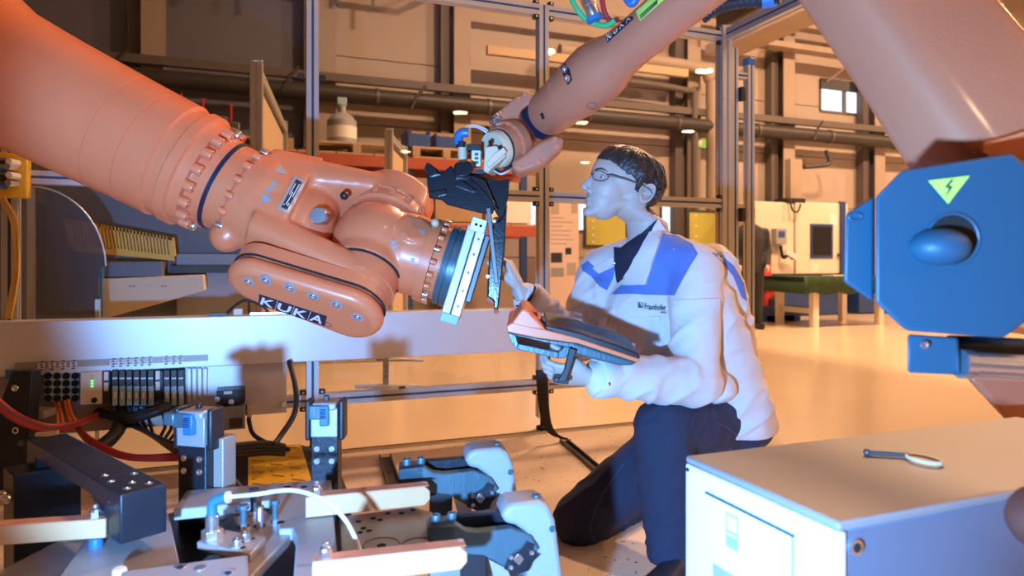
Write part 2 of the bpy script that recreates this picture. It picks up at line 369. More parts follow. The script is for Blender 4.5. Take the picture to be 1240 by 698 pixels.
for i, (x0, x1, z0, z1) in enumerate(wins):
    r = root('window_%d' % (i+1), wlab[i], 'window', ((x0+x1)/2, WY, z0), kind='structure')
    n = max(1, round((x1-x0)/.8)); 
    for k in range(n):
        a = x0+(x1-x0)*k/n; b = x0+(x1-x0)*(k+1)/n
        MB().mm((a+.02, WY+.06, z0+.02), (b-.02, WY+.07, z1-.02)).build('pane', 'day', r, smooth=0)
    fr = MB()
    for k in range(n+1): xx = x0+(x1-x0)*k/n; fr.mm((xx-.025, WY-.02, z0), (xx+.025, WY+.1, z1))
    fr.mm((x0, WY-.02, z0-.03), (x1, WY+.1, z0+.02)); fr.mm((x0, WY-.02, z1-.02), (x1, WY+.1, z1+.03)); fr.build('frame', 'darksteel', r, smooth=0)
    if i in (3, 5): MB().mm((x0-.02, WY-.05, z1-(z1-z0)*.3), (x1+.02, WY-.02, z1+.03)).build('blind', 'blackmetal', r, smooth=0)
    if i == 0:
        tw = MB(); random.seed(3)
        for k in range(9):
            bx = x0+(x1-x0)*random.random(); zz = z0+.03
            tw.tube([(bx, WY+.055, zz), (bx+random.uniform(-.05, .05), WY+.055, zz+.25), (bx+random.uniform(-.12, .12), WY+.055, zz+random.uniform(.3, .43))], [.006, .004, .001], 5)
        tw.build('branch', 'pipe', r, kind='stuff')
# steel columns in front of the wall
for n, (cx, lab) in enumerate(((-1.03, 'dark steel column behind the left robot arm'), (.9, 'steel column behind the middle fence post'), (2.66, 'wide steel column left of the small robot wrist'),
                 (6.35, 'steel column beside the green exit sign'), (8.19, 'steel column standing behind the white machine'), (10.18, 'steel column partly hidden by the big inclined robot link'))):
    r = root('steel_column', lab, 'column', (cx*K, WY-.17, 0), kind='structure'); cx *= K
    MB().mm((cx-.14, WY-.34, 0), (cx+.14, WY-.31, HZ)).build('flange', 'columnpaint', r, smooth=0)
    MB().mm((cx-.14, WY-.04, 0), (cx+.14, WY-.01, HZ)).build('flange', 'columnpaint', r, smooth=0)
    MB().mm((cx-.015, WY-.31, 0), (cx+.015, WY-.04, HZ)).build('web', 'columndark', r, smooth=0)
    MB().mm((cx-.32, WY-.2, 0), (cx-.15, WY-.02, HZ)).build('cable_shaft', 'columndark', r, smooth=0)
# long wall pipe with hangers, and upper trays
py_ = WY-.48
r = root('wall_pipe', 'long dark lagged pipe running along the back wall', 'pipe', (3, py_, zk(2.95))); PZ_ = zk(3.03)
MB().cyl((HX0+.3, py_, PZ_), (HX1-.3, py_, PZ_), .125, 20).build('pipe_run', 'pipe', r)
MB().mm((HX0+.3, py_+.02, PZ_+.2), (HX1-.3, py_+.12, PZ_+.32)).build('upper_rail', 'columndark', r, smooth=0)
for px, py in ((505, 118), (140, 75), (350, 95), (990, 158)):
    q = PY(px, py, py_-.12); MB().tube([q+V((-.1, 0, -.2)), q+V((0, 0, .02)), q+V((.14, 0, .19))], .025, 6).build('valve_lever', 'pipe', r)
for xx in (0, 1.8, 3.6, 5.4, 7.2, 9.0, 10.8, 12.6): MB().lathe((xx, py_, PZ_), (1, 0, 0), [(0, .14), (.05, .14)], 20).build('pipe_clamp', 'darksteel', r)
q = PY(1000, 198, py_); MB().tube(spline([q+V((-.65, -.1, -.12)), q+V((-.1, -.1, -.05)), q+V((0, -.1, .05)), q+V((0, 0, .25))], 5), .045, 8).build('branch_pipe', 'pipe', r)
r = root('cable_tray', 'perforated cable tray on brackets above the wall pipe', 'cable tray', (9, WY-.45, 5.1))
for zz, h in ((zk(4.72), .12), (zk(4.36), .11)): MB().mm((7.8, WY-.62, zz), (22, WY-.37, zz+h)).build('tray', 'columnpaint', r, smooth=0)
for xx in (9.0, 11.2, 13.4, 15.6):
    MB().cyl((xx, WY-.05, zk(4.05)), (xx+.3, WY-.52, zk(4.36)), .02, 6).build('bracket', 'columnpaint', r)
r = root('overhead_conduit', 'thin conduit pipe with drop hangers high on the back wall', 'conduit', (1.5, WY-.4, 5.0))
MB().tube([(HX0+.3, WY-.42, zk(4.42)), (2.0*K, WY-.42, zk(4.42)), (2.3*K, WY-.42, zk(4.6)), (2.5*K, WY-.42, zk(4.9))], .05, 8).build('conduit_run', 'darksteel', r)
for xx in (-2, -.6, .2, 1.2, 1.75): MB().mm((xx, WY-.44, zk(4.15)), (xx+.05, WY-.4, zk(4.4))).build('hanger', 'darksteel', r, smooth=0)
MB().tube([(2.9*K, WY-.4, zk(4.38)), (6.0*K, WY-.4, zk(4.38))], .055, 8).build('conduit_run', 'columnpaint', r)
# large pipe bend in the bay beside the exit sign
r = root('ventilation_duct', 'pale ventilation pipe bending down beside the exit sign', 'duct', PY(860, 250, WY-.5))
b0 = PY(862, 300, WY-.5).x
MB().tube(spline([(b0, WY-.5, .1), (b0, WY-.5, zk(3.4)), (b0-.06, WY-.5, zk(3.75)), (b0-.45, WY-.5, zk(3.9)), (b0-3.1, WY-.5, zk(3.9))], 6), .11, 14).build('pipe_run', 'columnpaint', r)
MB().tube(spline([(b0-.35, WY-.45, .1), (b0-.35, WY-.45, zk(3.3)), (b0-.55, WY-.45, zk(3.55)), (b0-3.1, WY-.45, zk(3.6))], 6), .06, 10).build('pipe_run', 'columndark', r)
MB().mm((2.95*K, WY-.58, zk(3.72)), (6.1*K, WY-.48, zk(3.72)+.14)).build('orange_rail', 'wood', r, smooth=0)
# gantry girder at upper right
r = root('crane_girder', 'brown overhead crane girder above the big robot link', 'girder', (8.0, 3.0, 4.6))
gx = 6.6
for dx, z0, z1 in ((0, 4.05, 4.2), (0, 4.7, 4.85)): MB().mm((gx-.25, -2, z0), (gx+.25, 8.5, z1)).build('flange', 'columnpaint', r, smooth=0)
MB().mm((gx-.06, -2, 4.2), (gx+.06, 8.5, 4.7)).build('web', 'columndark', r, smooth=0)
# ---------------------------------------------------------------- ceiling lamps (their reflections show in the acrylic)
def hall_lamp(x, y, power, lab):
    r = root('hall_lamp', lab, 'lamp', (x, y, HZ-.45), 'high bay lamps under the ceiling')
    MB().lathe((x, y, HZ-.5), (0, 0, 1), [(0, .30), (.02, .31), (.18, .16), (.3, .1), (.3, .02)], 24).build('shade', 'darksteel', r)
    MB().lathe((x, y, HZ-.53), (0, 0, 1), [(0, .27), (.02, .27)], 24).build('glow_disc', 'lamp', r)
    MB().cyl((x, y, HZ-.2), (x, y, HZ), .02, 8).build('stem', 'darksteel', r)
    if power:
        l = bpy.data.lights.new('hall_lamp_light', 'AREA'); l.shape = 'DISK'; l.size = .5; l.energy = power; l.color = WARM
        o = bpy.data.objects.new('hall_lamp_light', l); COL.objects.link(o); o.location = (0, 0, -.1); o.parent = r
LP = 320
for x in (8.0, 13.5, 19.0):
    for y, p in ((5.8, LP*2.2), (-2.5, LP*(.35 if x < 9 else .8)), (-11.0, LP*.5), (-19.6, 0), (-30, 0)):
        hall_lamp(x, y, p, 'round high bay lamp hanging under the hall ceiling')
hall_lamp(2.2, -4.5, LP*.25, 'round high bay lamp hanging under the hall ceiling')
hall_lamp(4.6, 5.8, LP*1.6, 'round high bay lamp hanging under the hall ceiling')
# ---------------------------------------------------------------- pallet rack with its load
RY = 8.6
r = root('pallet_rack', 'red pallet rack standing along the back wall', 'rack', (1.2, RY+.4, 0))
def rz(px, py): return PY(px, py, RY).z
zb = rz(440, 187)
xg = PY(414, 150, RY+.3).x
for xx in (xg-2.45, xg+.80, xg+2.7):
    for yy in (RY+.04, RY+.85): MB().mm((xx-.05, yy-.04, 0), (xx+.05, yy+.04, zb+.02)).build('upright', 'bluebase', r, smooth=0)
for zz in (zb-.08, zb-.92):
    for yy in (RY, RY+.85): MB().mm((xg-2.4, yy-.03, zz-.07), (xg+2.65, yy+.03, zz+.07)).build('beam', 'redpaint', r, smooth=0)
    for k in range(11): MB().mm((xg-2.38+k*.457, RY, zz+.07), (xg-2.38+k*.457+.44, RY+.85, zz+.095)).build('shelf_board', 'wood', r, smooth=0)
sh = zb+.022
def pallet(x0, x1, lab):
    r = root('pallet', lab, 'pallet', ((x0+x1)/2, RY+.4, sh), 'pallets on the top rack shelf')
    for k in range(5): yy = RY+.02+k*.165; MB().mm((x0, yy, sh+.10), (x1, yy+.12, sh+.125)).build('deck_board', 'wood', r, smooth=0)
    for q in (x0, (x0+x1)/2-.05, x1-.1): MB().mm((q, RY+.02, sh), (q+.1, RY+.80, sh+.10)).build('block', 'card', r, smooth=0)
pallet(xg-.45, xg+.75, 'wooden pallet under the grey gas bottle'); pallet(xg+.85, xg+1.75, 'wooden pallet under the blue crates'); pallet(xg+1.85, xg+2.55, 'wooden pallet under the small motor unit'); pallet(xg-2.3, xg-.6, 'wooden pallet under the dark boxes')
r = root('gas_bottle', 'short grey gas bottle with a valve on the rack', 'gas bottle', (xg, RY+.3, sh+.125))
MB().lathe((xg, RY+.3, sh+.125), (0, 0, 1), [(0, .16), (.02, .185), (.30, .185), (.38, .12), (.41, .05), (.5, .05)], 20).build('body', 'clampgrey', r)
MB().lathe((xg, RY+.3, sh+.20), (0, 0, 1), [(0, .187), (.15, .187)], 20).build('paper_label', 'paper', r)
MB().box((xg, RY+.3, sh+.68), (.12, .06, .10)).build('valve', 'lightblue', r, bevel=.01)
for k, (dx, w, h) in enumerate(((.95, .28, .22), (1.35, .34, .2))):
    r = root('plastic_crate', ('tall blue plastic crate on the rack pallet', 'low blue plastic crate on the rack pallet')[k], 'crate', (xg+dx, RY+.3, sh+.125))
    for s in (-1, 1):
        MB().mm((xg+dx+s*w/2-.01, RY+.1, sh+.125), (xg+dx+s*w/2+.01, RY+.5, sh+.125+h)).build('side', 'bluecrate', r, smooth=0)
        MB().mm((xg+dx-w/2, RY+.3+s*.2-.01, sh+.125), (xg+dx+w/2, RY+.3+s*.2+.01, sh+.125+h*.8)).build('side', 'bluecrate', r, smooth=0)
    MB().mm((xg+dx-w/2, RY+.1, sh+.125), (xg+dx+w/2, RY+.5, sh+.14)).build('bottom', 'bluecrate', r, smooth=0)
MB().mm((xg+.95, RY+.55, sh+.125), (xg+1.6, RY+.8, sh+.42)).build('cardboard_box', 'card', label='brown cardboard box behind the blue crates', cat='box')
r = root('motor_unit', 'small grey motor with flange on the rack pallet', 'motor', (xg+2.2, RY+.3, sh+.125))
MB().cyl((xg+2.0, RY+.3, sh+.27), (xg+2.45, RY+.3, sh+.27), .13, 16).build('body', 'clampgrey', r); MB().cyl((xg+1.94, RY+.3, sh+.32), (xg+2.0, RY+.3, sh+.32), .19, 16).build('flange', 'darksteel', r)
MB().mm((xg+2.0, RY+.2, sh+.125), (xg+2.45, RY+.4, sh+.16)).build('foot', 'darksteel', r)
for k, (dx, w, h, m_) in enumerate(((-1.95, .4, .32, 'ivory'), (-1.45, .5, .24, 'darksteel'), (-.95, .3, .4, 'clampgrey'))):
    r = root('machine_part', ('pale flanged casting on the rack behind the arm', 'dark flanged casting on the rack behind the arm', 'tall grey casting on the rack behind the arm')[k], 'casting', (xg+dx, RY+.3, sh+.125))
    MB().mm((xg+dx-w/2, RY+.1, sh+.125), (xg+dx+w/2, RY+.5, sh+.125+h*.7)).build('body', m_, r, bevel=.02)
    MB().cyl((xg+dx, RY+.3, sh+.125+h*.7), (xg+dx, RY+.3, sh+.125+h), w*.3, 14).build('boss', m_, r)
    MB().cyl((xg+dx-w*.3, RY+.12, sh+.125+h*.7), (xg+dx-w*.3, RY+.12, sh+.3+h), .014, 6).build('red_stem', 'red', r)
    MB().cyl((xg+dx+w*.3, RY+.12, sh+.125+h*.7), (xg+dx+w*.3, RY+.12, sh+.26+h), .014, 6).build('red_stem', 'red', r)
for k, dx in enumerate((-1.7, -.5, .3, 1.5, 2.2)):
    MB().mm((xg+dx-.35, RY+.05, zb-.92+.11), (xg+dx+.3, RY+.7, zb-.92+.45+.05*(k % 3))).build('carton', ('card', 'darksteel', 'bluecrate', 'card', 'paper')[k], bevel=.01,
        label=('brown carton on the lower rack shelf', 'dark steel box on the lower rack shelf', 'blue carton on the lower rack shelf', 'large brown carton on the lower rack shelf', 'white carton on the lower rack shelf')[k], cat='box')
# ---------------------------------------------------------------- banner, boards, exit sign
by = WY-.9
b0, b1 = PY(664, 300, by).x, PY(701, 300, by).x; bt = PY(682, 238, by).z
r = root('rollup_banner', 'white pink roll-up banner with text and two dark pictures', 'banner', ((b0+b1)/2, by, 0))
MB().mm((b0, by, .08), (b1, by+.008, bt)).build('vinyl', 'pinkpaper', r, smooth=0); MB().mm((b0-.02, by-.06, 0), (b1+.02, by+.06, .08)).build('cassette', 'alu', r, smooth=0)
MB().mm((b0-.02, by-.01, bt), (b1+.02, by+.015, bt+.03)).build('top_rail', 'alu', r, smooth=0)
w_ = b1-b0
for (a, c, b, d, m_) in ((.08, .05, .35, .22, 'skin'), (.75, .08, .95, .2, 'skin'), (.08, .68, .45, .80, 'ink'), (.55, .62, .75, .70, 'ink'), (.08, .86, .5, .97, 'clampgrey'), (.6, .8, .9, .95, 'skin')):
    H = bt-.35; MB().mm((b0+w_*a, by-.002, bt-H*d*.8), (b0+w_*b, by-.0005, bt-H*c*.8)).build('printed_picture', m_, r, smooth=0)
for k, wd_ in enumerate((.5, .8, .45, .75, .7, .8, .6)):
    MB().mm((b0+w_*.08, by-.002, bt-.36-.07*k), (b0+w_*wd_, by-.0005, bt-.34-.07*k)).build('text_line', 'skin', r, smooth=0)
def board(px0, px1, py0, py1, Y, lab, legs=False):
    a = PY(px0, py1, Y); x1 = PY(px1, py1, Y).x; z1 = PY(px0, py0, Y).z
    r = root('notice_board', lab, 'board', ((a.x+x1)/2, Y, a.z))
    MB().mm((a.x, Y, a.z), (x1, Y+.03, z1)).build('frame', 'pipe', r, smooth=0); t = .05
    MB().mm((a.x+t, Y-.006, a.z+t), (x1-t, Y-.001, z1-t)).build('face', 'signyellow', r, smooth=0)
    if legs:
        for q in (a.x+.08, x1-.08): MB().mm((q-.02, Y+.03, 0), (q+.02, Y+.06, a.z+.1)).build('leg', 'pipe', r, smooth=0)
    for k in range(5): q = a.z+t+.05+(z1-a.z-2*t-.1)*k/4; MB().mm((a.x+t+.12, Y-.009, q-.012), (a.x+t+.15, Y-.006, q+.012)).build('mark', 'paper', r, smooth=0)
board(707, 760, 252, 300, WY-.031, 'yellow board in a dark frame behind the kneeling man\'s chin'); board(832, 872, 254, 318, WY-.75, 'yellow green board beside the fence corner post', True)
a = PY(836, 178, WY-.3); r = root('exit_sign', 'small glowing green yellow exit sign on the wall', 'sign', a)
MB().mm((a.x, a.y-.08, a.z), (a.x+.34, a.y, a.z+.13)).build('housing', 'exit', r, smooth=0); MB().mm((a.x+.13, a.y-.083, a.z+.03), (a.x+.2, a.y-.081, a.z+.11)).build('arrow', 'paper', r, smooth=0)
# ---------------------------------------------------------------- white machine, table, standing person at the back right
my = 9.6
x0, x1 = PY(914, 300, my).x, PY(1026, 300, my).x; zt = PY(970, 246, my).z; z0 = PY(970, 332, my).z
r = root('machine_enclosure', 'cream machining enclosure with a small dark window on a blue base', 'machine', ((x0+x1)/2, my, 0))
xm = PY(962, 300, my).x
MB().mm((x0, my, z0), (xm-.01, my+1.0, zt)).build('side_panel', 'ivory', r, bevel=.02); MB().mm((xm+.01, my-.02, z0), (x1, my+1.0, zt+.02)).build('door_panel', 'ivory', r, bevel=.02)
MB().mm((x0, my+.02, .02), (x1, my+1.0, z0)).build('base', 'bluebase', r)
a, b = PY(980, 313, my), PY(1007, 272, my)
MB().mm((a.x, my-.035, a.z), (b.x, my-.021, b.z)).build('window_frame', 'bluebase', r, smooth=0); MB().mm((a.x+.05, my-.04, a.z+.06), (b.x-.05, my-.036, b.z-.05)).build('window_glass', 'blackgloss', r, smooth=0)
a = PY(1016, 290, my); MB().mm((a.x-.01, my-.06, a.z-1.0), (a.x+.1, my+.02, zt+.05)).build('frame_post', 'bluebase', r, smooth=0); a = PY(1013, 309, my); MB().sph((a.x, my-.05, a.z), .03, 10, 6).build('door_knob', 'black', r)
for px, py, w, h in ((1008, 267, .18, .2), (986, 325, .16, .13)): a = PY(px, py, my); MB().mm((a.x-w/2, my-.024, a.z-h/2), (a.x+w/2, my-.0205, a.z+h/2)).build('paper_notice', 'paper', r, smooth=0)
a, b = PY(939, 296, my-.1), PY(952, 277, my-.1); cp = MB().mm((a.x, my-.12, a.z), (b.x, my, b.z)).build('control_panel', 'clampgrey', r, bevel=.01); MB().mm((a.x+.05, my-.125, a.z+.12), (b.x-.05, my-.121, b.z-.05)).build('screen', 'bluecrate', cp, smooth=0)
a = PY(948, 312, my-.1); MB().tube(spline([(a.x, my-.05, a.z+.2), (a.x, my-.1, a.z), (a.x+.1, my-.12, a.z+.04), (a.x+.22, my-.1, a.z-.02)], 4), .03, 6).build('holder', 'black', r)
MB().box((a.x+.13, my-.16, a.z+.05), (.28, .05, .09), (V((.9, 0, -.4)), V((0, 1, 0)), V((.4, 0, .9)))).build('paper_roll', 'paper', r)
a = PY(961, 244, my-.05); MB().tube(spline([a+V((-.09, 0, .05)), a+V((-.07, -.05, -.16)), a+V((.05, -.05, -.18)), a+V((.14, -.02, -.05))], 5), .018, 6).build('hose', 'black', r)
MB().mm((a.x-.12, my-.02, zt), (a.x+.3, my+.3, zt+.08)).build('top_box', 'black', r)
a = PY(960, 222, my+.3); MB().mm((a.x-.05, my+.3, zt+.02), (a.x+.22, my+.45, a.z+.45)).build('vent_grid', 'columnpaint', r)
# table with green cloth
ty = 7.75; a, b = PY(977, 395, ty), PY(1082, 395, ty); tz = .74
r = root('work_table', 'small table with a green cloth beside the blue machine base', 'table', ((a.x+b.x)/2, ty+.4, 0))
MB().mm((a.x+.05, ty, tz-.05), (b.x-.05, ty+.85, tz)).build('table_top', 'wood', r, smooth=0)
for qx in (a.x+.22, b.x-.2):
    for qy in (ty+.04, ty+.74): MB().mm((qx-.05, qy, 0), (qx+.05, qy+.09, tz-.05)).build('leg', 'ivory', r, smooth=0)
MB().mm((a.x+.2, ty+.1, .2), (a.x+.24, ty+.75, .28)).build('stretcher', 'ivory', r, smooth=0)
mb = MB(); n = 30; pr = []
for k in range(n+1):
    t = k/n; xx = a.x+(b.x-a.x)*t; pr.append((xx+(-.06 if k == 0 else 0), ty-.03+.012*math.sin(k*1.9), tz-.24+.02*math.sin(k*.8)))
mb.add([(q[0], q[1]+.02, tz+.012) for q in pr]+pr+[(q[0], ty+.88, tz+.012) for q in pr], [(k, k+1, n+2+k, n+1+k) for k in range(n)]+[(k, 2*n+2+k, 2*n+3+k, k+1) for k in range(n)])
mb.add([(a.x-.06, ty-.03, tz-.24), (a.x, ty-.01, tz+.012), (a.x, ty+.88, tz+.012), (a.x-.06, ty+.9, tz-.22)], [(0, 1, 2, 3)])
MBo = mb.build('table_cloth', 'green', label='dark green cloth draped over the small table', cat='cloth'); s_ = MBo.modifiers.new('s', 'SOLIDIFY'); s_.thickness = .008
q = (a.x+b.x)/2-.1; MB().mm((q-.15, ty+.1, tz+.014), (q+.15, ty+.32, tz+.03)).build('paper_stack', 'paper', label='white paper stack lying on the green cloth', cat='paper')
# blue tray pallet with things, red box on a white side table
a = PY(893, 380, my-.55); r = root('blue_tray', 'low blue plastic tray pallet beside the machine base', 'tray', (a.x+.5, my-.5, 0))
tx0, tx1 = PY(906, 380, my-.5).x, PY(953, 380, my-.5).x
MB().mm((tx0, my-.8, .10), (tx1, my-.1, .16)).build('deck', 'bluecrate', r, smooth=0)
for s in (0, 1): MB().mm((tx0, my-.8+s*.67, .16), (tx1, my-.77+s*.67, .26)).build('rim', 'bluecrate', r, smooth=0)
for k in range(3): q = tx0+(tx1-tx0-.12)*k/2; MB().mm((q, my-.8, 0), (q+.12, my-.1, .10)).build('foot', 'bluecrate', r, smooth=0)
sx = PY(926, 340, my-.45).x
r = root('side_shelf', 'narrow white shelf table between the suited person and machine', 'table', (sx, my-.3, 0)); zs_ = PY(920, 338, my-.45).z
MB().mm((sx-.62, my-.55, zs_-.04), (sx+.25, my-.1, zs_)).build('top', 'ivory', r, smooth=0)
for q in (-.58, -.34): MB().mm((sx+q-.02, my-.5, 0), (sx+q+.02, my-.46, zs_-.04)).build('leg', 'clampgrey', r, smooth=0)
a = PY(920, 330, my-.4); r = root('red_box', 'red box with a white mark on the narrow shelf', 'box', (a.x, my-.35, zs_)); MB().mm((a.x-.05, my-.45, zs_), (a.x+.2, my-.2, zs_+.36)).build('body', 'red', r, bevel=.01); MB().mm((a.x-.02, my-.455, zs_+.12), (a.x+.05, my-.451, zs_+.28)).build('mark', 'paper', r, smooth=0)
a = PY(922, 372, my-.3); MB().mm((a.x-.05, my-.45, .16), (a.x+.18, my-.25, .55)).build('red_canister', 'red', label='red canister standing under the narrow white shelf', cat='canister', bevel=.03)
a = PY(940, 358, my-.5); MB().lathe((a.x, my-.5, .16), (0, 0, 1), [(0, .1), (.1, .14), (.2, .12), (.26, .05)], 14).build('brown_sack', 'pipe', label='small dark sack lying in the blue tray', cat='sack')
# low shelf with drawers in the gap right of the machine
a = PY(1050, 375, my); MB().mm((a.x-.2, my, .02), (a.x+1.6, my+.6, .5)).build('drawer_unit', 'bluebase', label='dark blue drawer unit behind the black motor cover', cat='cabinet', bevel=.01)
# ================================================================ safety fence of aluminium profile and clear acrylic
PS = .058
def profile(a, b, name, parent, size=PS, front=V((0, -1, 0)), slots=True):
    """square profile with a T-slot on every face, plus the dark slot strip facing the cell"""
    a, b = V(a), V(b); t = (b-a).normalized(); f = (front - t*front.dot(t)).normalized(); s = t.cross(f); h = size/2; g = .006; dp = .010
    q = [(-h, -h), (-g, -h), (-g, -h+dp), (g, -h+dp), (g, -h), (h, -h), (h, -g), (h-dp, -g), (h-dp, g), (h, g), (h, h), (g, h), (g, h-dp), (-g, h-dp), (-g, h), (-h, h), (-h, g), (-h+dp, g), (-h+dp, -g), (-h, -g)]
    o = MB().prism([a+s*x+f*y for x, y in q], b-a).build(name, 'alu', parent, smooth=0)
    if slots:
        m = (a+b)/2
        MB().box(m+f*(h-.006), ((b-a).length, .0115, .006), (t, s, f)).build('slot_strip', 'slot', o, smooth=0)
    return o
ZT = 2.395
fence = root('safety_fence', 'aluminium profile safety fence with clear acrylic panes around the robots', 'fence', (1.0, FY, 0))
posts = [-.964, .296, 1.55, 2.80]
for i, x in enumerate(posts):
    sz = PS if i < 3 else .075
    p = profile((x, FY, .07), (x, FY, ZT+(.03 if i == 3 else 0)), 'post', fence, sz, slots=i < 3)
    MB().lathe((x, FY, 0), (0, 0, 1), [(0, .035), (.018, .035), (.022, .012), (.075, .012)], 18).build('levelling_foot', 'rubber', p)
    if i == 3: MB().box((x, FY, ZT+.035), (.07, .07, .012)).build('end_cap', 'steel', p, bevel=.004)
rails = (.257, 1.315, ZT-.03)
for i in range(3):
    for z in rails:
        a = posts[i]+PS/2; b = posts[i+1]-PS/2
        profile((a, FY, z), (b, FY, z), 'rail', fence)
        for xx, s in ((a, 1), (b, -1)):
            for dz in (-1, 1):
                br = MB().box((xx+s*.016, FY-.012, z+dz*(PS/2+.012)), (.032, .03, .024)).build('angle_bracket', 'black', fence, bevel=.003)
                MB().cyl((xx+s*.016, FY-.03, z+dz*(PS/2+.012)), (xx+s*.016, FY-.026, z+dz*(PS/2+.012)), .006, 8).build('screw', 'steel', br)
    for k in range(2):
        z0 = rails[k]+PS/2+.004; z1 = rails[k+1]-PS/2-.004
        px0, px1 = posts[i]+PS/2-.006, posts[i+1]-PS/2+.006; yw = .043 if (i, k) == (0, 0) else 0      # lower left pane turned to move the flash glint behind the belt cover
        pt_ = V((1, -yw, 0)).normalized(); MB().box(((px0+px1)/2, FY, (z0+z1)/2), (px1-px0, .006, z1-z0), (pt_, UP.cross(pt_), UP)).build('pane', 'acrylic', fence, smooth=0)
for px, py in ((378, 92), (488, 472)): 
    q = PY(px, py, FY-.03)
    for s in ((-.052, .052) if px == 378 else (0,)): MB().box(q+V((s, .02, 0)), (.032, .03, .024)).build('angle_bracket', 'black', fence, bevel=.003)
# the return side toward the photographer: only its top rail reaches into view, and the gate leaf beside the corner post
profile((2.80, FY-.06, ZT-.03), (2.80, .9, ZT-.03), 'rail', fence, .07, front=V((-1, 0, 0)))
gate = root('fence_gate', 'narrow open gate leaf of aluminium profile beside the corner post', 'gate', (2.95, FY+.02, 0))
gx0, gx1 = 2.872, 3.02
for xx in (gx0+.02, gx1): profile((xx, FY+.03, .06), (xx, FY+.03, ZT-.16 if xx == gx1 else ZT-.08), 'stile', gate, .05)
for zz in (.09, ZT-.25): profile((gx0+.045, FY+.03, zz), (gx1-.025, FY+.03, zz), 'cross_bar', gate, .04)
MB().box((gx1, FY+.03, ZT-.155), (.056, .056, .05)).build('end_cap', 'bluecap', gate, bevel=.004)
for zz in (.45, 1.25, 2.02): MB().box(((gx0+gx1)/2-.01, FY+.0, zz), (.035, .04, .09)).build('hinge', 'black', gate, bevel=.006)
# inner screens standing behind the fence
def screen(a, b, lab):
    a, b = V(a), V(b); r = root('inner_screen', lab, 'screen', ((a.x+b.x)/2, (a.y+b.y)/2, 0), 'aluminium screens inside the line')
    t = (b-a); t.z = 0; t.normalize(); n = V((t.y, -t.x, 0)); z1 = a.z
    for q in (a, b): 
        profile((q.x, q.y, 0), (q.x, q.y, z1), 'post', r, .075, front=n, slots=False)
        MB().box((q.x, q.y, z1+.006), (.076, .076, .012)).build('end_cap', 'steel', r, bevel=.004)
    for zz in (z1-.06, .2): profile((a.x+t.x*.04, a.y+t.y*.04, zz), (b.x-t.x*.04, b.y-t.y*.04, zz), 'rail', r, .06, front=n, slots=False)
    L = (b-a); L.z = 0
    MB().box(((a.x+b.x)/2, (a.y+b.y)/2, (z1+.2)/2), (L.length-.08, .006, z1-.3), (t, n, UP)).build('pane', 'acrylic', r, smooth=0)
    MB().box(((a.x+b.x)/2, (a.y+b.y)/2, (z1+.2)/2), (L.length-.25, .02, z1-.5), (t, n, UP)).build('sheet', 'wood', r, smooth=0)
screen(P(311, 76, 4.6), P(343, 150, 6.55), 'tall aluminium screen panel standing behind the left robot wrist'); screen(P(471, 158, 6.6), P(489, 180, 7.6), 'aluminium screen panel in front of the red rack')
# ================================================================ cable duct and electrical panel
DY = FY-.10
r = root('cable_duct', 'long pale aluminium cable duct fixed across the fence', 'cable duct', (-.1, DY, .465))
MB().mm((-2.6, DY-.05, .467), (1.57, FY-.032, .695)).build('duct_body', 'duct', r, bevel=.004)
a, b = PY(18, 449, DY-.05), PY(252, 430, DY-.05)
ls = MB().mm((a.x, DY-.054, a.z+.004), (b.x, DY-.0505, b.z+.002)).build('label_strip', 'tanplate', r, smooth=0)
for px in (50, 63, 76, 89, 137, 146, 155, 164, 172, 181, 201, 210, 218):
    q = PY(px, 439, DY-.055); t = MB().box((q.x, DY-.0555, (a.z+b.z)/2), (.026, .002, b.z-a.z-.008)).build('paper_tag', 'paper', ls, smooth=0)
    for k in range(3): MB().box((q.x, DY-.057, (a.z+b.z)/2+(k-1)*.016), (.012, .001, .008)).build('tag_mark', 'darksteel', t, smooth=0) if False else None
    mb = MB()
    for k in range(4): mb.box((q.x+(k % 2)*.003, DY-.0572, (a.z+b.z)/2+(k-1.5)*.011), (.011, .001, .006))
    bpy_o = mb.build('tag_print', 'darksteel', ls, smooth=0)
# back sheet with devices under the duct
EY = DY+.0
r = root('electrical_panel', 'metal sheet with terminals, valves and sockets under the duct', 'electrical panel', (-1.5, EY, .18))
xr = PY(347, 470, EY).x; xl = PY(-20, 470, EY).x; zb_ = PY(345, 500, EY).z
MB().mm((PY(225, 470, EY).x, EY, zb_), (xr, EY+.004, .466)).build('mounting_sheet', 'duct', r, smooth=0)
MB().mm((xl, EY+.005, zb_-.02), (PY(225, 470, EY).x, EY+.012, .466)).build('back_sheet', 'tanplate', r, smooth=0)
def dev(px0, px1, py0, py1, dep, name, m, y=EY, bevel=.003, parent=r):
    a = PY(px0, py1, y-dep); b = PY(px1, py0, y-dep)
    return MB().mm((a.x, y-dep, a.z), (b.x, y, b.z)).build(name, m, parent, bevel=bevel)
con = dev(53, 96, 451, 487, .05, 'socket_block', 'lightblue')
for i in range(4):
    for j in range(4):
        q = PY(58+i*11, 455.5+j*9, EY-.052); MB().cyl(q, q+V((0, .01, 0)), .015, 12).build('socket', 'hole', con)
bm_ = dev(97, 123, 450, 491, .08, 'bus_module', 'ivory')
for k in range(5): q = PY(111.5, 455+k*3.3, EY-.082); MB().box(q, (.008, .003, .005)).build('led', 'led' if k > 1 else 'yellow', bm_, smooth=0)
q = PY(114, 485, EY-.082); MB().cyl(q, q+V((0, .01, 0)), .012, 10).build('socket', 'hole', bm_)
dev(124, 134, 449, 490, .06, 'terminal_end', 'black'); dev(187, 198, 449, 482, .06, 'terminal_end', 'black')
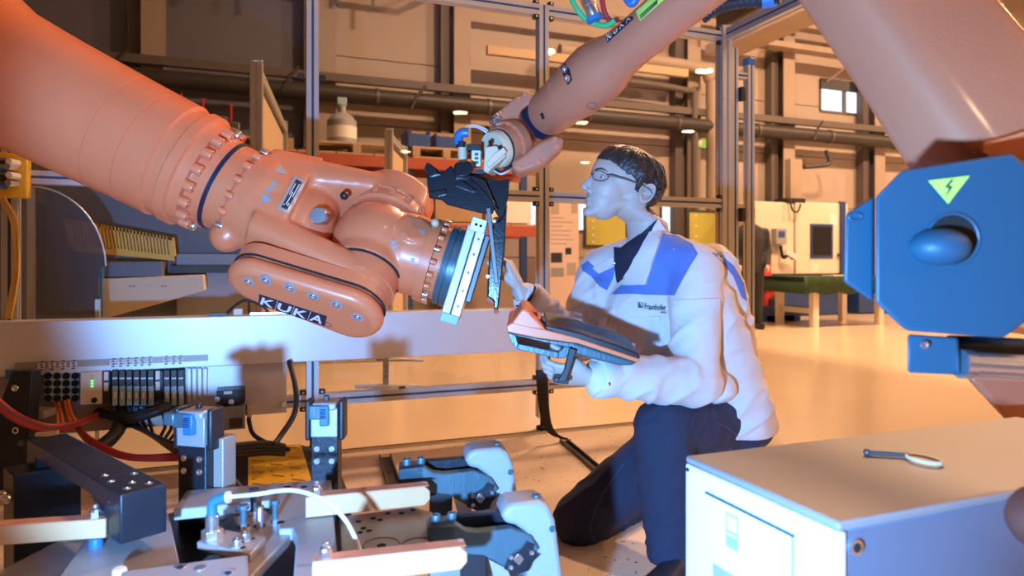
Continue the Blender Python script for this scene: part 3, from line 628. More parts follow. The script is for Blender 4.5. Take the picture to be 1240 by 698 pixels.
for (px, py) in ((128.5, 455), (128.5, 468), (191, 454), (191, 467)): dev(px-2.6, px+2.6, py-4.5, py+6, .064, 'white_tag', 'paper', bevel=0)
for px in [135+8.7*k for k in range(6)]+[198+8.5*k for k in range(3)]:
    t = dev(px, px+7.8, 448, 493, .07, 'terminal_module', 'black'); dev(px+.6, px+7.2, 468, 492, .085, 'module_foot', 'lightblue', parent=t); dev(px+1, px+6.8, 457.5, 459.5, .073, 'white_marker', 'paper', parent=t, bevel=0)
    dev(px+2.5, px+5.2, 475, 483, .088, 'paper_tag', 'paper', parent=t, bevel=0); dev(px+1.5, px+6, 493, 500, .06, 'plug', 'bluecap', parent=t)
for k in range(4): dev(226+6.5*k, 231.5+6.5*k, 446, 488-3*k, .03, 'blank_plate', 'duct')
v = dev(262, 297, 472, 491, .12, 'valve_head', 'black'); dev(271, 281, 474, 478, .123, 'white_tag', 'paper', parent=v, bevel=0)
for px, py in ((263, 484), (280, 487)): q = PY(px, py, EY-.125); MB().cyl(q, q+V((0, .02, 0)), .012, 10).build('port', 'steel', v)
vb = dev(266, 297, 491, 522, .11, 'valve_body', 'clampgrey'); dev(278, 294, 506, 519, .115, 'ribbed_plate', 'darksteel', parent=vb); dev(299, 305, 492, 508, .07, 'brass_fitting', 'pvc')
for px, py in ((344, 490),): q = PY(px, py, EY-.03); MB().cyl(q, q+V((0, .03, 0)), .012, 10).build('steel_knob', 'steel', r)
# cables in front of the panel
def cable(pts, rad, m, lab, cat='cable', group=None, name='cable', n=8):
    return MB().tube(spline([P(*q) for q in pts], n), rad, 8).build(name, m, label=lab, cat=cat, group=group, smooth=60)
for k in range(4):
    o = k*2.6
    cable([(-10, 478+o, 2.6), (20, 502+o, 2.65), (58, 516+o*.8, 2.75), (95, 511+o*.4, 2.85), (122, 500+o*.2, 3.0)], .010, 'redcable' if k != 1 else 'darksteel', 'red cable in the bundle crossing the dark bracket' if k != 1 else 'dark grey cable in the red bundle crossing the bracket', group='red cable bundle' if k != 1 else None)
for k in range(4):
    o = k*2.4
    cable([(92, 514+o*.5, 2.95), (112, 533+o, 2.85), (160, 552+o*.6, 2.8), (232, 549+o, 2.75)], .008, 'redcable', 'red cable sagging behind the black arm bracket', group='red cables to the valve')
for k, (x0, x1) in enumerate(((73, 70), (76, 74), (79, 82), (84, 86))):
    cable([(x0, 462+k*3, EY/1.08), (x1-4, 480, 2.95), (x1, 500, 2.92), (x1+k*3, 514, 2.9)], .007, 'orangecable', 'orange wire hanging from the blue socket block', group='orange socket wires')
random.seed(11)
for k in range(10):
    x0 = 138+8*k if k < 6 else 196+8*(k-6)
    cable([(x0, 497, 3.12), (x0+4, 510+k, 3.05), (170+k*4, 520+k*2.5, 2.9), (205+k*2, 535+k*1.8, 2.75), (232, 541+k*1.6, 2.65)], .0075, 'blackcable', 'black hose curving from the terminals to the valve', group='black hoses under the terminals')
cable([(118, 500, 3.0), (150, 508, 2.95), (185, 500, 2.95), (205, 492, 3.0)], .022, 'blackcable', 'thick black cable loop below the terminals')
cable([(146, 500, 3.0), (145, 516, 2.95), (136, 530, 2.9), (122, 541, 2.85)], .03, 'blackcable', 'thick black drain hose below the terminals')
cable([(350, 438, 3.2), (358, 470, 3.1), (357, 500, 3.0), (340, 528, 2.9), (332, 538, 2.85)], .012, 'blackcable', 'black cable dropping from the duct past the post')
cable([(301, 507, 3.1), (306, 525, 3.05), (322, 536, 3.0), (350, 545, 2.95)], .010, 'blackcable', 'thin black cable from the brass fitting')
for k in range(4): cable([(225+5*k, 548+3*k, 2.7), (275, 541+4*k, 2.8), (320, 537+4*k, 2.9), (345, 541+3*k, 2.95)], .012, 'blackcable', 'black cable lying across the floor to the yellow ramp', group='floor cables at the ramp')
cable([(268, 570, 2.3), (282, 582, 2.2), (294, 596, 2.1)], .011, 'pipe', 'short dark cable end beside the clamp tower')
# yellow cable ramp on the floor
a = [PZ(318, 546, .0), PZ(372, 546, .0), PZ(398, 640, .0), PZ(290, 640, .0)]
r = root('cable_ramp', 'yellow and black cable ramp lying on the floor', 'cable ramp', (a[0]+a[2])/2)
ya, yb = PZ(346, 556, 0).y, PZ(346, 630, 0).y; xc = PZ(336, 580, 0).x
def slab(x0, x1, z0, z1, name, m):
    return MB().prism([(x0, ya, 0), (x1, ya, 0), (x1, ya, z1), (x0, ya, z0)], (0, yb-ya, 0)).build(name, m, r, smooth=0)
slab(xc-.26, xc-.12, .01, .06, 'rubber_ramp', 'rubber'); slab(xc+.12, xc+.26, .06, .01, 'rubber_ramp', 'rubber')
lid = slab(xc-.119, xc+.119, .065, .065, 'lid', 'yellow')
rib = proto(MB().mm((-.03, -.008, 0), (.03, .008, .004)), 'rib', 'yellow')
for i in range(9):
    for j in range(3): inst(rib, 'rib', lid, Matrix.Translation((xc+(j-1)*.075, ya+(yb-ya)*(i+.6)/9.5, .065)) @ Matrix.Rotation(.6 if (i+j) % 2 else -.6, 4, 'Z'))
# floor channels
def channel(p0, p1, w, lab, m='darksteel'):
    p0, p1 = V(p0), V(p1); t = (p1-p0); L = t.length; t.normalize(); s = UP.cross(t); c = (p0+p1)/2
    r = root('floor_channel', lab, 'channel', (c.x, c.y, .004))
    for k in (-1, 1): MB().box(c+s*(w/2*k)+UP*.014, (L, .006, .02), (t, s, UP)).build('flange', m, r, smooth=0)
    MB().box(c+UP*.006, (L, w, .004), (t, s, UP)).build('web', 'pipe', r, smooth=0)
channel(PZ(466, 556, 0), PZ(479, 596, 0), .05, 'short steel channel on the floor behind the clamp'); channel(PZ(574, 549, 0), PZ(594, 600, 0), .04, 'short steel channel on the floor behind the grey clamp housing')
channel(PZ(682, 536, 0), PZ(812, 648, 0), .035, 'long dark floor channel passing under the kneeling man')
# black strap from the duct end to the floor channel
pts = [P(656, 448, 3.5), P(657, 470, 3.5), P(659, 495, 3.52), P(663, 515, 3.55), P(672, 527, 3.55), PZ(688, 533, .012)]
sp = spline(pts, 5); mb = MB(); mb.loft([(p, RT*(.032-.014*i/len(sp)), FW*.004) for i, p in enumerate(sp)], 8); mb.build('cable_strap', 'rubber', label='flat black strap hanging down to the floor beside the fence post', cat='strap', smooth=60)
# T-shaped bracket hanging from the back of the duct
ty_ = FY+.045; r = root('hanging_bracket', 'pale T-shaped bracket hanging behind the cable duct', 'bracket', PY(467, 468, ty_))
q0, q1 = PY(467, 468, ty_), PY(467, 430, ty_); MB().mm((q0.x-.014, ty_-.01, q0.z), (q0.x+.014, ty_+.01, q1.z+.06)).build('stem', 'alu', r, smooth=0)
MB().mm((q0.x-.03, FY-.034, q1.z+.02), (q0.x+.03, ty_+.01, q1.z+.06)).build('hook_plate', 'alu', r, smooth=0)
MB().tube([PY(430, 468, ty_), PY(507, 468, ty_)], .013, 8).build('cross_bar', 'alu', r); MB().tube([PY(455, 436, ty_), PY(513, 437, ty_)], .007, 8).build('top_bar', 'alu', r)
for k in range(3): q = PY(467.5, 444+6*k, ty_-.011); MB().cyl(q, q+V((0, .003, 0)), .004, 8).build('hole', 'hole', r)
# ================================================================ left background: guarded press behind the fence
BY = FY+1.0
r = root('press_unit', 'blue grey press unit with a yellow slotted grille behind the fence', 'machine', PY(150, 380, BY))
xa, xb = PY(-40, 300, BY+.4).x, PY(293, 300, BY+.4).x
MB().mm((xa, BY+.4, 0), (xb, BY+.5, 1.62)).build('rear_housing', 'bluehouse', r, smooth=0)
a, b = PY(122, 384, BY), PY(250, 335, BY)
MB().prism([PY(124, 387, BY), PY(124, 338, BY), PY(246, 333, BY), PY(248, 352, BY), PY(200, 366, BY)], (0, .3, 0)).build('wedge_block', 'pvc', r, bevel=.004)
for px in (158, 162, 196, 200): q = PY(px, 347, BY-.004); MB().cyl(q, q+V((0, .006, 0)), .005, 8).build('screw', 'darksteel', r)
MB().mm((PY(124, 0, BY).x, BY+.05, PY(124, 336, BY).z), (PY(195, 0, BY).x, BY+.3, PY(124, 317, BY).z)).build('step_block', 'bluehouse', r, bevel=.004)
MB().mm((PY(118, 0, BY-.02).x, BY-.04, .2), (PY(124, 0, BY-.02).x, BY+.1, PY(124, 322, BY).z)).build('edge_strip', 'bluecap', r, smooth=0)
MB().mm((PY(215, 0, BY+.35).x, BY+.30, .2), (PY(300, 0, BY+.35).x, BY+.36, 1.0)).build('front_sheet', 'clampgrey', r, smooth=0)
MB().mm((PY(205, 0, BY+.2).x, BY+.2, PY(205, 331, BY+.2).z), (PY(300, 0, BY+.2).x, BY+.29, PY(205, 322, BY+.2).z)).build('ledge', 'pipe', r, smooth=0)
# slotted grille: frame and each bar
g0, g1, g2, g3 = [PY(*q, BY+.1) for q in ((80, 264), (208, 288), (211, 316), (88, 304))]
yz = V((0, .03, 0))
gr = MB().prism([g3.lerp(g0, .25), g2.lerp(g1, .22), g2, g3], yz).build('grille', 'yellow', r, smooth=0)
MB().prism([g0, g1, g1.lerp(g2, .12), g0.lerp(g3, .12)], yz).build('grille_rail', 'yellow', gr, smooth=0)
for k in range(31):
    t = k/30; w = .0055 if 0 < k < 30 else .012; tp = g0.lerp(g1, t); bt_ = g3.lerp(g2, t)
    lo = bt_.lerp(tp, .2); MB().prism([tp+V((-w, 0, 0)), tp+V((w, 0, 0)), lo+V((w, 0, 0)), lo+V((-w, 0, 0))], yz).build('slat', 'yellow', gr, smooth=0)
# quarter-round tinted guard plate
gy = FY+.35; pl = [PY(36, 387, gy), PY(36, 226, gy)]
for k in range(13):
    t = k/12; x = 36+(94*math.sin(t*math.pi/2*.98))*(.98); y = 226+ (322-226)*(1-math.cos(t*math.pi/2)); pl.append(PY(x, y, gy))
pl += [PY(120, 330, gy), PY(121, 387, gy)]
r2 = root('guard_plate', 'tinted acrylic guard plate with a quarter-round edge', 'guard', (pl[0].x, gy, .0)); MB().prism(pl, (0, .008, 0)).build('plate', 'smoke', r2, smooth=0); MB().tube(pl[1:-2], .004, 6).build('edge', 'alu', r2)
MB().mm((pl[0].x-.01, gy-.01, 0), (pl[0].x+.02, gy+.02, pl[1].z)).build('stand', 'alu', r2); MB().mm((pl[-1].x-.02, gy-.01, 0), (pl[-1].x, gy+.02, pl[-1].z+.1)).build('stand', 'alu', r2)
# yellow connector box and yellow cables on the left post
yx = FY-.06; a = PY(12, 212, yx)
r = root('junction_box', 'yellow junction box with plugs on the left fence post', 'junction box', a)
MB().box(PY(14, 213, yx), (.13, .06, .19)).build('body', 'yellow', r, bevel=.008)
for k, (px, py) in enumerate(((4, 195), (22, 198), (5, 206), (20, 204), (4, 216), (22, 214), (6, 226), (21, 224))):
    q = PY(px, py, yx-.03); MB().cyl(q, q+V((-.02, -.05, .0)), .014, 10).build('plug', ('black', 'white', 'bluecap', 'steel')[k % 4], r)
for k in range(4):
    o = k*3.2; MB().tube(spline([PY(-6+o, 238, FY-.08), PY(8+o, 252+o, FY-.08), PY(16+o*.5, 280, FY-.08), PY(17+o*.5, 330, FY-.08), PY(6+o*.7, 386, FY-.08)], 6), .0065, 6).build('yellow_cable', 'yellowcable', label='yellow cable running down the left fence post', cat='cable', group='yellow cables on the left post', smooth=60)
for zz in (262, 362, 350): q = PY(16, zz, FY-.082)
mbt = MB()
# items lying on the duct
a = PY(262, 383, DY-.02); r = root('cable_plug', 'black plug with a looped cable lying on the duct', 'plug', (PY(285, 380, DY).x, DY, .696))
q = PY(288, 376, DY); MB().mm((PY(254, 380, DY).x, DY-.02, .696), (PY(275, 380, DY).x, DY+.02, .708)).build('flat_plug', 'black', r); MB().box((q.x, DY, .711), (.04, .03, .03)).build('white_block', 'paper', r, bevel=.004)
MB().tube(spline([(PY(275, 380, DY).x, DY, .702), (PY(283, 0, DY).x, DY, .735), (PY(298, 0, DY).x, DY+.01, .765), (PY(318, 0, DY).x, DY+.02, .735), (PY(325, 0, DY).x, DY+.02, .702)], 6), .007, 8).build('cable', 'blackcable', r)
MB().mm((PY(303, 380, DY).x, DY-.02, .696), (PY(392, 380, DY).x, DY+.03, .706)).build('flat_bar', 'steel', label='flat steel bar lying on the duct under the logo cover', cat='bar')
# black bracket stand at the far left under the duct
pb = P(18, 455, 2.75); d_ = 2.75
r = root('duct_stand', 'black steel stand with bolts at the left end of the duct', 'stand', PZ(25, 590, 0))
MB().prism([P(14, 450, d_), P(38, 450, d_), P(30, 585, d_-.02), P(-14, 600, d_-.02), P(-12, 520, d_)], FW*.06).build('gusset', 'blackmetal', r, bevel=.004)
for px, py in ((20, 470), (21, 521)): inst(BOLT, 'bolt', r, align(P(px, py, d_-.001), -FW, .014, .012))
for px in (14, 34): MB().cyl(P(px, 448, d_+.1), P(px, 458, d_+.1), .022, 12).build('blue_foot', 'bluecap', r)
MB().cyl(P(33, 455, d_+.12), P(33, 555, d_+.12), .014, 10).build('rod', 'steel', r); MB().lathe(PZ(33, 565, 0), UP, [(0, .045), (.02, .045), (.03, .02), (.07, .014)], 16).build('foot', 'rubber', r)
MB().box(P(46, 500, 2.85), (.10, .08, .03), (RT, FW, UP)).build('clamp_block', 'tanplate', r); MB().box(P(42, 540, 2.7), (.05, .05, .06), (RT, FW, UP)).build('clamp_block', 'black', r); MB().cyl(P(24, 537, 2.7), P(40, 538, 2.7), .012, 10).build('teal_pin', 'teal', r)
MB().cyl(P(44, 527, 2.7), P(70, 524, 2.7), .009, 8).build('brass_pin', 'pvc', r)
# ================================================================ left robot (large, reaching in from the left)
k1 = 2.25/FP
C0 = P(253, 215, 2.25); A1 = D(.888, -.455, .10).normalized()
rb = root('robot_arm', 'large orange robot arm reaching in from the left with logo cover', 'robot', (P(-250, 0, 2.0).x, P(-250, 0, 2.0).y, 0))
def lat1(prof, name, m, parent=rb, n=56): return MB().lathe(C0, A1, [(t*k1, r*k1) for t, r in prof], n).build(name, m, parent, smooth=40)
lat1([(-520, 128), (-420, 120), (-350, 106), (-300, 93), (-262, 81), (-200, 77), (-112, 74), (-111.5, 72.5), (-110, 72.5), (-109.5, 74), (-76, 73), (-75.5, 71.5), (-74, 71.5), (-73.5, 73), (-42, 72.5), (-40, 69), (-27, 69), (-25, 72)], 'forearm', 'orange')
lat1([(-25, 72), (-14, 71.5), (-12, 67), (0, 66), (.5, 58)], 'flange', 'orange')
nk = lat1([(0, 57), (20, 56.5), (20.5, 55), (46, 55), (47, 57)], 'wrist_neck', 'orange')
lat1([(20.5, 57.2), (25, 57.2)], 'seal_ring', 'navy', nk)
x1, y1 = perp(A1)
for i in range(18):
    t = 2*math.pi*(i+.3)/18
    inst(BOLTO if i % 9 else BOLT, 'flange_bolt', rb, align(C0+(x1*math.cos(t)+y1*math.sin(t))*(61.5*k1)+A1*(0), A1, 6.3*k1, 11*k1))
    t += .17
    inst(BOLTO if i % 6 else BOLT, 'flange_bolt', rb, align(C0+(x1*math.cos(t)+y1*math.sin(t))*(59*k1)+A1*(44*k1), A1, 4.3*k1, 9*k1))
# a dark recessed side cover near the elbow
Sx = P(457, 296, 2.28); b1 = D(-.186, -.745, -.641).normalized(); a1 = D(.93, -.345, .12); a1 = (a1-b1*a1.dot(b1)).normalized(); c1 = a1.cross(b1)
if c1.z < 0: c1 = -c1
g1 = D(.955, -.29, .03).normalized()
E2 = Sx+b1*.255; E1 = E2-a1*.285
RC = C0+A1*(80*k1); U1 = Sx-b1*.185
mb = MB()
mb.lathe(C0, A1, [(46*k1, 58*k1), (70*k1, 61*k1), (110*k1, 56*k1)], 40)
def bar3(mb, p, q, wa, wb, ha, hb, n=20, pw=.6, steps=6):
    mb.loft([(V(p).lerp(V(q), i/steps), c1*(wa+(wb-wa)*i/steps), b1*(ha+(hb-ha)*i/steps)) for i in range(steps+1)], n, power=pw)
bar3(mb, RC-a1*.05-b1*.02, RC+a1*.10-b1*.02, .155, .15, .155, .20)
bar3(mb, RC+a1*.05-b1*.10, U1-a1*.02, .145, .125, .075, .045)
mb.cyl(U1-b1*.045, U1+b1*.05, .135, 40)
bar3(mb, RC+a1*.0+b1*.14, E2-b1*.075, .13, .112, .06, .055)
mb.cyl(E2-b1*.13, E2-b1*.03, .108, 40)
mb.sph(RC+b1*.14-a1*.08-c1*.03, .055); mb.ell(RC+a1*.13+b1*.03, a1*.10, b1*.17, c1*.13)
cast1 = voxel(mb, .0065, 10, .5); bv1 = bvh_of(cast1)
ch = meshobj('fork_casting', cast1, 'orange', rb, smooth=180)
# belt cover (stadium) with bolts, logo and maker's ring
def stadium(Ea, Eb, ra, rb_, n=14):
    return [Eb+a1*(rb_*math.cos(t))+c1*(rb_*math.sin(t)) for t in [math.pi/2-math.pi*i/n for i in range(n+1)]]+[Ea+a1*(ra*math.cos(t))+c1*(ra*math.sin(t)) for t in [-math.pi/2-math.pi*i/n for i in range(n+1)]]
MB().prism(stadium(E1, E2, .084, .107), b1*-.05).build('cover_seat', 'orange', rb, bevel=.004)
MB().prism(stadium(E1, E2, .0855, .1085), b1*-.004).build('cover_gasket', 'rubber', rb)
st = MB().prism(stadium(E1, E2, .088, .111), b1*.06).build('belt_cover', 'orange', rb, bevel=.028, seg=5)
fz = b1*.0605
for u, w in ((-.05, .25), (.13, .60), (.38, .62), (.63, .62), (.88, .6), (1.12, .35)):
    q = E1.lerp(E2, u)+c1*(.108*w)+fz
    rc = MB().lathe(q-b1*.012, b1, [(0, .019), (.0135, .019)], 20).build('bolt_recess', 'clampgrey', st)
    inst(BOLT, 'cover_bolt', st, align(q-b1*.004, b1, .012, .009))
lo = E1+a1*.02-c1*.078+fz; LX = a1*.21+c1*.006; LY = c1*.058
lp = MB().prism([lo, lo+LX, lo+LX+LY, lo+LY], b1*.0015).build('logo_plate', 'navy', st, smooth=0)
for i, ch_ in enumerate('KUKA'):
    text3(ch_, lo+LX*(.022+.245*i)+LY*.13+b1*.0025, LX*.19, LY*.74+LX*.03).build('lettering', 'paper', lp, smooth=0)
    if i: MB().prism([lo+LX*(.245*i-.003)+b1*.0018, lo+LX*(.245*i+.003)+b1*.0018, lo+LX*(.245*i+.033)+LY+b1*.0018, lo+LX*(.245*i+.027)+LY+b1*.0018], b1*.0004).build('divider', 'paper', lp, smooth=0)
MB().tube(ngon(E2-a1*.055-c1*.06+fz, a1*1.3, c1*.7, 20, .016)+[E2-a1*.055-c1*.06+fz+a1*.0208], .0012, 5).build('cast_mark', 'darksteel', st)
# cast numbers and type plate on the fork
for px, py, dx, dy in ((326, 236, (.62, -.78), (-.78, -.62)),):
    textpx('A4', bv1, (325, 238), (13, -15), (-7, -6), .0015, 2.15).build('cast_lettering', 'clampgrey', ch, smooth=0)
for tri in (((333, 208), (346, 211), (340, 200)), ((316, 234), (319, 247), (330, 242))):
    patch(bv1, tri, .002, .002, 2.15, 20).build('cast_arrow', 'clampgrey', ch, smooth=0)
tp = patch(bv1, ((336, 253), (349, 259), (370, 220), (357, 213)), .004, .004, 2.15, 8).build('type_plate', 'alu', ch, smooth=0)
patch(bv1, ((340.5, 251.5), (347.5, 255), (365.5, 222), (358.5, 218)), .005, .001, 2.15, 8).build('plate_print', 'ink', tp, smooth=0)
for k, (u0, u1) in enumerate(((.05, .9), (.1, .6), (.08, .95))):
    p0 = (342.3+k*2.0, 250.4+k*1.1); f = lambda u, w: (p0[0]+16.5*u+w*.9, p0[1]-30*u+w*.5)
    patch(bv1, (f(u0, 0), f(u0, 1), f(u1, 1), f(u1, 0)), .0056, .0004, 2.15, 20).build('plate_line', 'paper', tp, smooth=0)
# wrist between the fork arms
mb = MB(); mb.sph(Sx, .148, 40, 24); mb.cyl(Sx-b1*.155, Sx+b1*.13, .122, 40); mb.lathe(Sx, g1, [(0, .13), (.10, .136), (.175, .130)], 40)
mb.cyl(Sx+g1*.10, Sx+g1*.10+c1*.137, .052, 28); mb.cyl(Sx+g1*.115-c1*.10, Sx+g1*.115-c1*.14, .045, 20)
wr = voxel(mb, .0055, 7, .5); bvw = bvh_of(wr); wo = meshobj('wrist_housing', wr, 'orange', rb, smooth=180)
MB().lathe(Sx, b1, [(.128, .120), (.133, .120), (.133, .1), (.128, .1)], 48).build('lower_seal', 'rubber', rb)
MB().lathe(Sx, b1, [(.134, .114), (.19, .115)], 48).build('lower_bearing', 'orange', rb)
MB().lathe(Sx, b1, [(-.168, .127), (-.162, .127)], 48).build('upper_seal', 'rubber', rb)
ub = MB().lathe(Sx, b1, [(-.162, .124), (-.135, .132), (-.105, .134), (-.10, .12)], 48).build('upper_bearing', 'orange', rb)
xb_, yb_ = perp(b1)
for i in range(14): t = 2*math.pi*i/14; inst(BOLTO, 'bearing_bolt', ub, align(Sx-b1*.128+(xb_*math.cos(t)+yb_*math.sin(t))*.129, b1*.3+xb_*math.cos(t)+yb_*math.sin(t), .011, .012))
textpx('A6', bvw, (471, 291), (4, 11), (10, -2), .002, 2.12).build('cast_lettering', 'clampgrey', wo, smooth=0)
for tri in (((507, 277), (515, 280), (513, 287)), ((497, 312), (503, 313), (499, 322))): patch(bvw, tri, .002, .002, 2.15, 20).build('cast_arrow', 'clampgrey', wo, smooth=0)
pm = MB().cyl(Sx+b1*.132, Sx+b1*.185, .1165, 40); bvb = bvh_of(pm.mesh())
textpx('A5', bvb, (447, 343), (13, 6), (1.5, -8), .0015, 2.1).build('cast_lettering', 'clampgrey', rb, smooth=0)
patch(bvb, ((468, 352), (471, 359), (476, 356)), .002, .002, 2.1, 20).build('cast_arrow', 'clampgrey', rb, smooth=0)
# pivot pin in the recess
q = P(384, 262, 2.16); MB().lathe(q+FW*.03+RT*.01, (q-(q+FW*.06-RT*.0)), [(0, .028), (.05, .028), (.055, .024)], 24).build('pivot_pin', 'steel', rb)
MB().sph(P(417, 237, 2.2), .014, 12, 8).build('grease_plug', 'black', rb); MB().sph(P(527, 270, 2.2), .014, 12, 8).build('grease_plug', 'pvc', rb)
# hand flange, rubber rings and tool plate
fl_ = MB().lathe(Sx, g1, [(.165, .142), (.195, .143), (.197, .126)], 56).build('hand_flange', 'orange', rb)
xg_, yg_ = perp(g1)
for i in range(20): t = 2*math.pi*i/20; inst(BOLTO if i % 4 else BOLT, 'flange_bolt', fl_, align(Sx+g1*.197+(xg_*math.cos(t)+yg_*math.sin(t))*.135, g1, .0095, .018))
MB().lathe(Sx, g1, [(.197, .122), (.230, .124)], 48).build('flange_neck', 'orange', rb)
MB().lathe(Sx, g1, [(.229, .133), (.249, .136), (.250, .131), (.253, .131), (.254, .136), (.275, .136)], 56).build('rubber_ring', 'teal', rb)
vU = (UP-g1*UP.dot(g1)).normalized(); wF = g1.cross(vU)
if wF.dot(FW) < 0: wF = -wF
TC = Sx+g1*.275
tool = root('tool_changer', 'bright aluminium tool plate bolted to the wrist of the large robot', 'tool plate', TC-UP*.17)
def tbox(u, v, w, su, sv, sw, name, m, bevel=.003): return MB().box(TC+g1*u+vU*v+wF*w, (su, sv, sw), (g1, vU, wF)).build(name, m, tool, bevel=bevel)
tbox(.014, -.01, 0, .028, .315, .27, 'robot_side_plate', 'plate'); t2 = tbox(.045, -.005, 0, .030, .32, .27, 'tool_side_plate', 'duct')
tbox(.032, .152, -.09, .05, .045, .10, 'latch_block', 'duct'); tbox(.03, -.155, -.02, .058, .03, .24, 'lower_block', 'lightblue'); tbox(.07, .02, -.02, .018, .22, .22, 'adapter', 'darksteel')
for v_ in (.11, .06, .0, -.06, -.11): q = TC+g1*.045+vU*v_-wF*.1355; MB().cyl(q, q+wF*.003, .005, 10).build('screw', 'darksteel', t2)
for du in (.025, .04): q = TC+g1*du+vU*.152-wF*.141; MB().cyl(q, q+wF*.003, .005, 8).build('hole', 'hole', tool)
tb = MB().box(P(596.5, 298, 2.12), (.014, .235, .05), (D(.98, .15, 0), D(-.11, .99, 0), FW)).build('support_bar', 'darksteel', tool, bevel=.002)
for py in (268, 335): q = P(600-(py-257)*.12, py, 2.09); MB().cyl(q, q+FW*.01, .005, 8).build('screw', 'steel', tb)
# black moulded plastic part held by the large robot
pt = root('plastic_moulding', 'glossy black moulded plastic part held between both robots', 'moulding', P(600, 390, 2.2))
def slabpx(poly, d0, d1, name, m, parent, shrink=1.0, bevel=.004, seg=2):
    cx = sum(q[0] for q in poly)/len(poly); cy = sum(q[1] for q in poly)/len(poly)
    f = [P(cx+(x-cx)*shrink, cy+(y-cy)*shrink, d0) for x, y in poly]; b = [P(x, y, d0)+ray(cx, cy)*(d1-d0) for x, y in poly]; n = len(poly)
    return MB().add(f+b, [tuple(range(n)), tuple(range(2*n-1, n-1, -1))]+[(i, n+i, n+(i+1) % n, (i+1) % n) for i in range(n)]).build(name, m, parent, bevel=bevel, seg=seg)
bk = slabpx([(513, 203), (516, 194), (534, 208), (546, 198), (551, 207), (576, 212), (590, 218), (604, 250), (600, 262), (585, 261), (565, 256), (541, 250), (534, 244), (517, 241), (515, 222)], 2.10, 2.30, 'beak', 'blackgloss', pt, .93)
slabpx([(547, 204), (550, 196), (568, 194), (577, 199), (575, 208), (566, 216), (549, 218)], 2.06, 2.26, 'upper_lug', 'blackgloss', pt, .85, .006, 3)
slabpx([(549, 224), (556, 216), (577, 231), (574, 233)], 2.083, 2.12, 'facet', 'blackgloss', bk, .9, .001); slabpx([(516, 233), (540, 229), (541, 235), (530, 238)], 2.085, 2.12, 'facet', 'blackgloss', bk, .9, .001)
slabpx([(513, 204), (517, 196), (533, 211), (520, 214)], 2.08, 2.12, 'facet', 'blackgloss', bk, .9, .001)
slabpx([(566, 208), (590, 215), (604, 218), (618, 216), (616, 240), (610, 268), (602, 262), (590, 238)], 2.13, 2.34, 'shoulder', 'blackgloss', pt, .96)
MB().tube([P(568, 216, 2.09), P(585, 233, 2.09), P(602, 255, 2.1)], .003, 6).build('rib', 'blackgloss', pt)
slabpx([(597, 258), (606, 256), (616, 240), (613, 300), (608, 345), (604, 386), (598, 386), (597, 374), (588, 368), (590, 320), (593, 285)], 2.10, 2.30, 'side_panel', 'blackgloss', pt, .82)
slabpx([(609, 262), (612, 262), (605, 365), (602, 365)], 2.12, 2.15, 'lip', 'black', pt, .9, .001)
for py in (270, 290, 310, 330, 350): MB().box(P(605.5-(py-262)*.06, py, 2.118), (.012, .006, .004), (RT, UP, FW)).build('slot', 'hole', pt, smooth=0)
# ================================================================ second robot (arm from above right)
r2 = root('robot_arm', 'slim orange robot arm coming down from the upper right', 'robot', (P(1330, 500, 1.15).x, P(1330, 500, 1.15).y, 0))
B0 = P(655, 145, 2.25); EL = P(985, -130, 1.45); Q2 = (EL-B0).normalized()
fa = MB().lathe(B0, Q2, [(.02, .066), (.04, .074), (.158, .083), (.160, .079), (.166, .079), (.168, .086), (.23, .089), (.29, .0925), (.335, .086), (.385, .0705), (.44, .0655), (.70, .066), (.92, .075), (1.02, .08)], 56)
fam = fa.mesh(); bvf = bvh_of(fam); fo_ = meshobj('forearm', fam, 'orange2', r2, smooth=50)
MB().lathe(B0, Q2, [(-.01, .069), (.022, .069)], 48).build('seal_ring', 'navy', r2)
MB().lathe(B0, Q2, [(-.10, .062), (-.03, .066), (-.01, .066)], 48).build('wrist_neck', 'orange2', r2)
# recessed bolt windows and marks on the forearm
for poly, nm, m_ in ((((679, 82), (684, 76), (690, 84), (693, 97), (688, 103), (684, 97)), 'cover_window', 'hole'), (((654, 138), (657, 136), (660, 143), (657, 145)), 'cover_window', 'hole')):
    cw = patch(bvf, poly, .001, .002, 2.05, 6).build(nm, m_, fo_, smooth=0)
    if len(poly) > 4:
        h, n_ = cast(bvf, 684.5, 84, .0, 2.05); inst(BOLT, 'bolt', cw, align(h-n_*.004, n_, .011, .012)); h, n_ = cast(bvf, 688, 95, .0, 2.05); inst(BOLT, 'bolt', cw, align(h-n_*.004, n_, .011, .012))
lg = patch(bvf, ((733, 40), (735.5, 52), (767.5, 22.5), (762, 12)), .0012, .0012, 1.95, 6).build('logo_plate', 'navy', fo_, smooth=0)
for i, ch_ in enumerate('KUKA'):
    textpx(ch_, bvf, (735.9+7.6*i, 50.2-7.0*i), (5.6, -5.2), (-1.6, -8.6), .002, 1.95).build('lettering', 'pinkpaper', lg, smooth=0)
sk = patch(bvf, ((770, 14), (775.5, 25), (806, -2), (800, -12)), .0012, .0012, 1.85, 6).build('warning_sticker', 'ygreen', fo_, smooth=0)
for k in range(3): patch(bvf, ((774.5+k*.6, 19+k*1.8), (775+k*.6, 20+k*1.8), (797, .5+k*1.8), (796.5, -.5+k*1.8)), .0018, .0005, 1.85, 8).build('print_line', 'ink', sk, smooth=0)
MB().tube([cast(bvf, 717+6*math.cos(t*.314), 128+4*math.sin(t*.314), .0006, 2.05)[0] for t in range(21)], .0008, 4).build('cast_mark', 'darksteel', fo_)
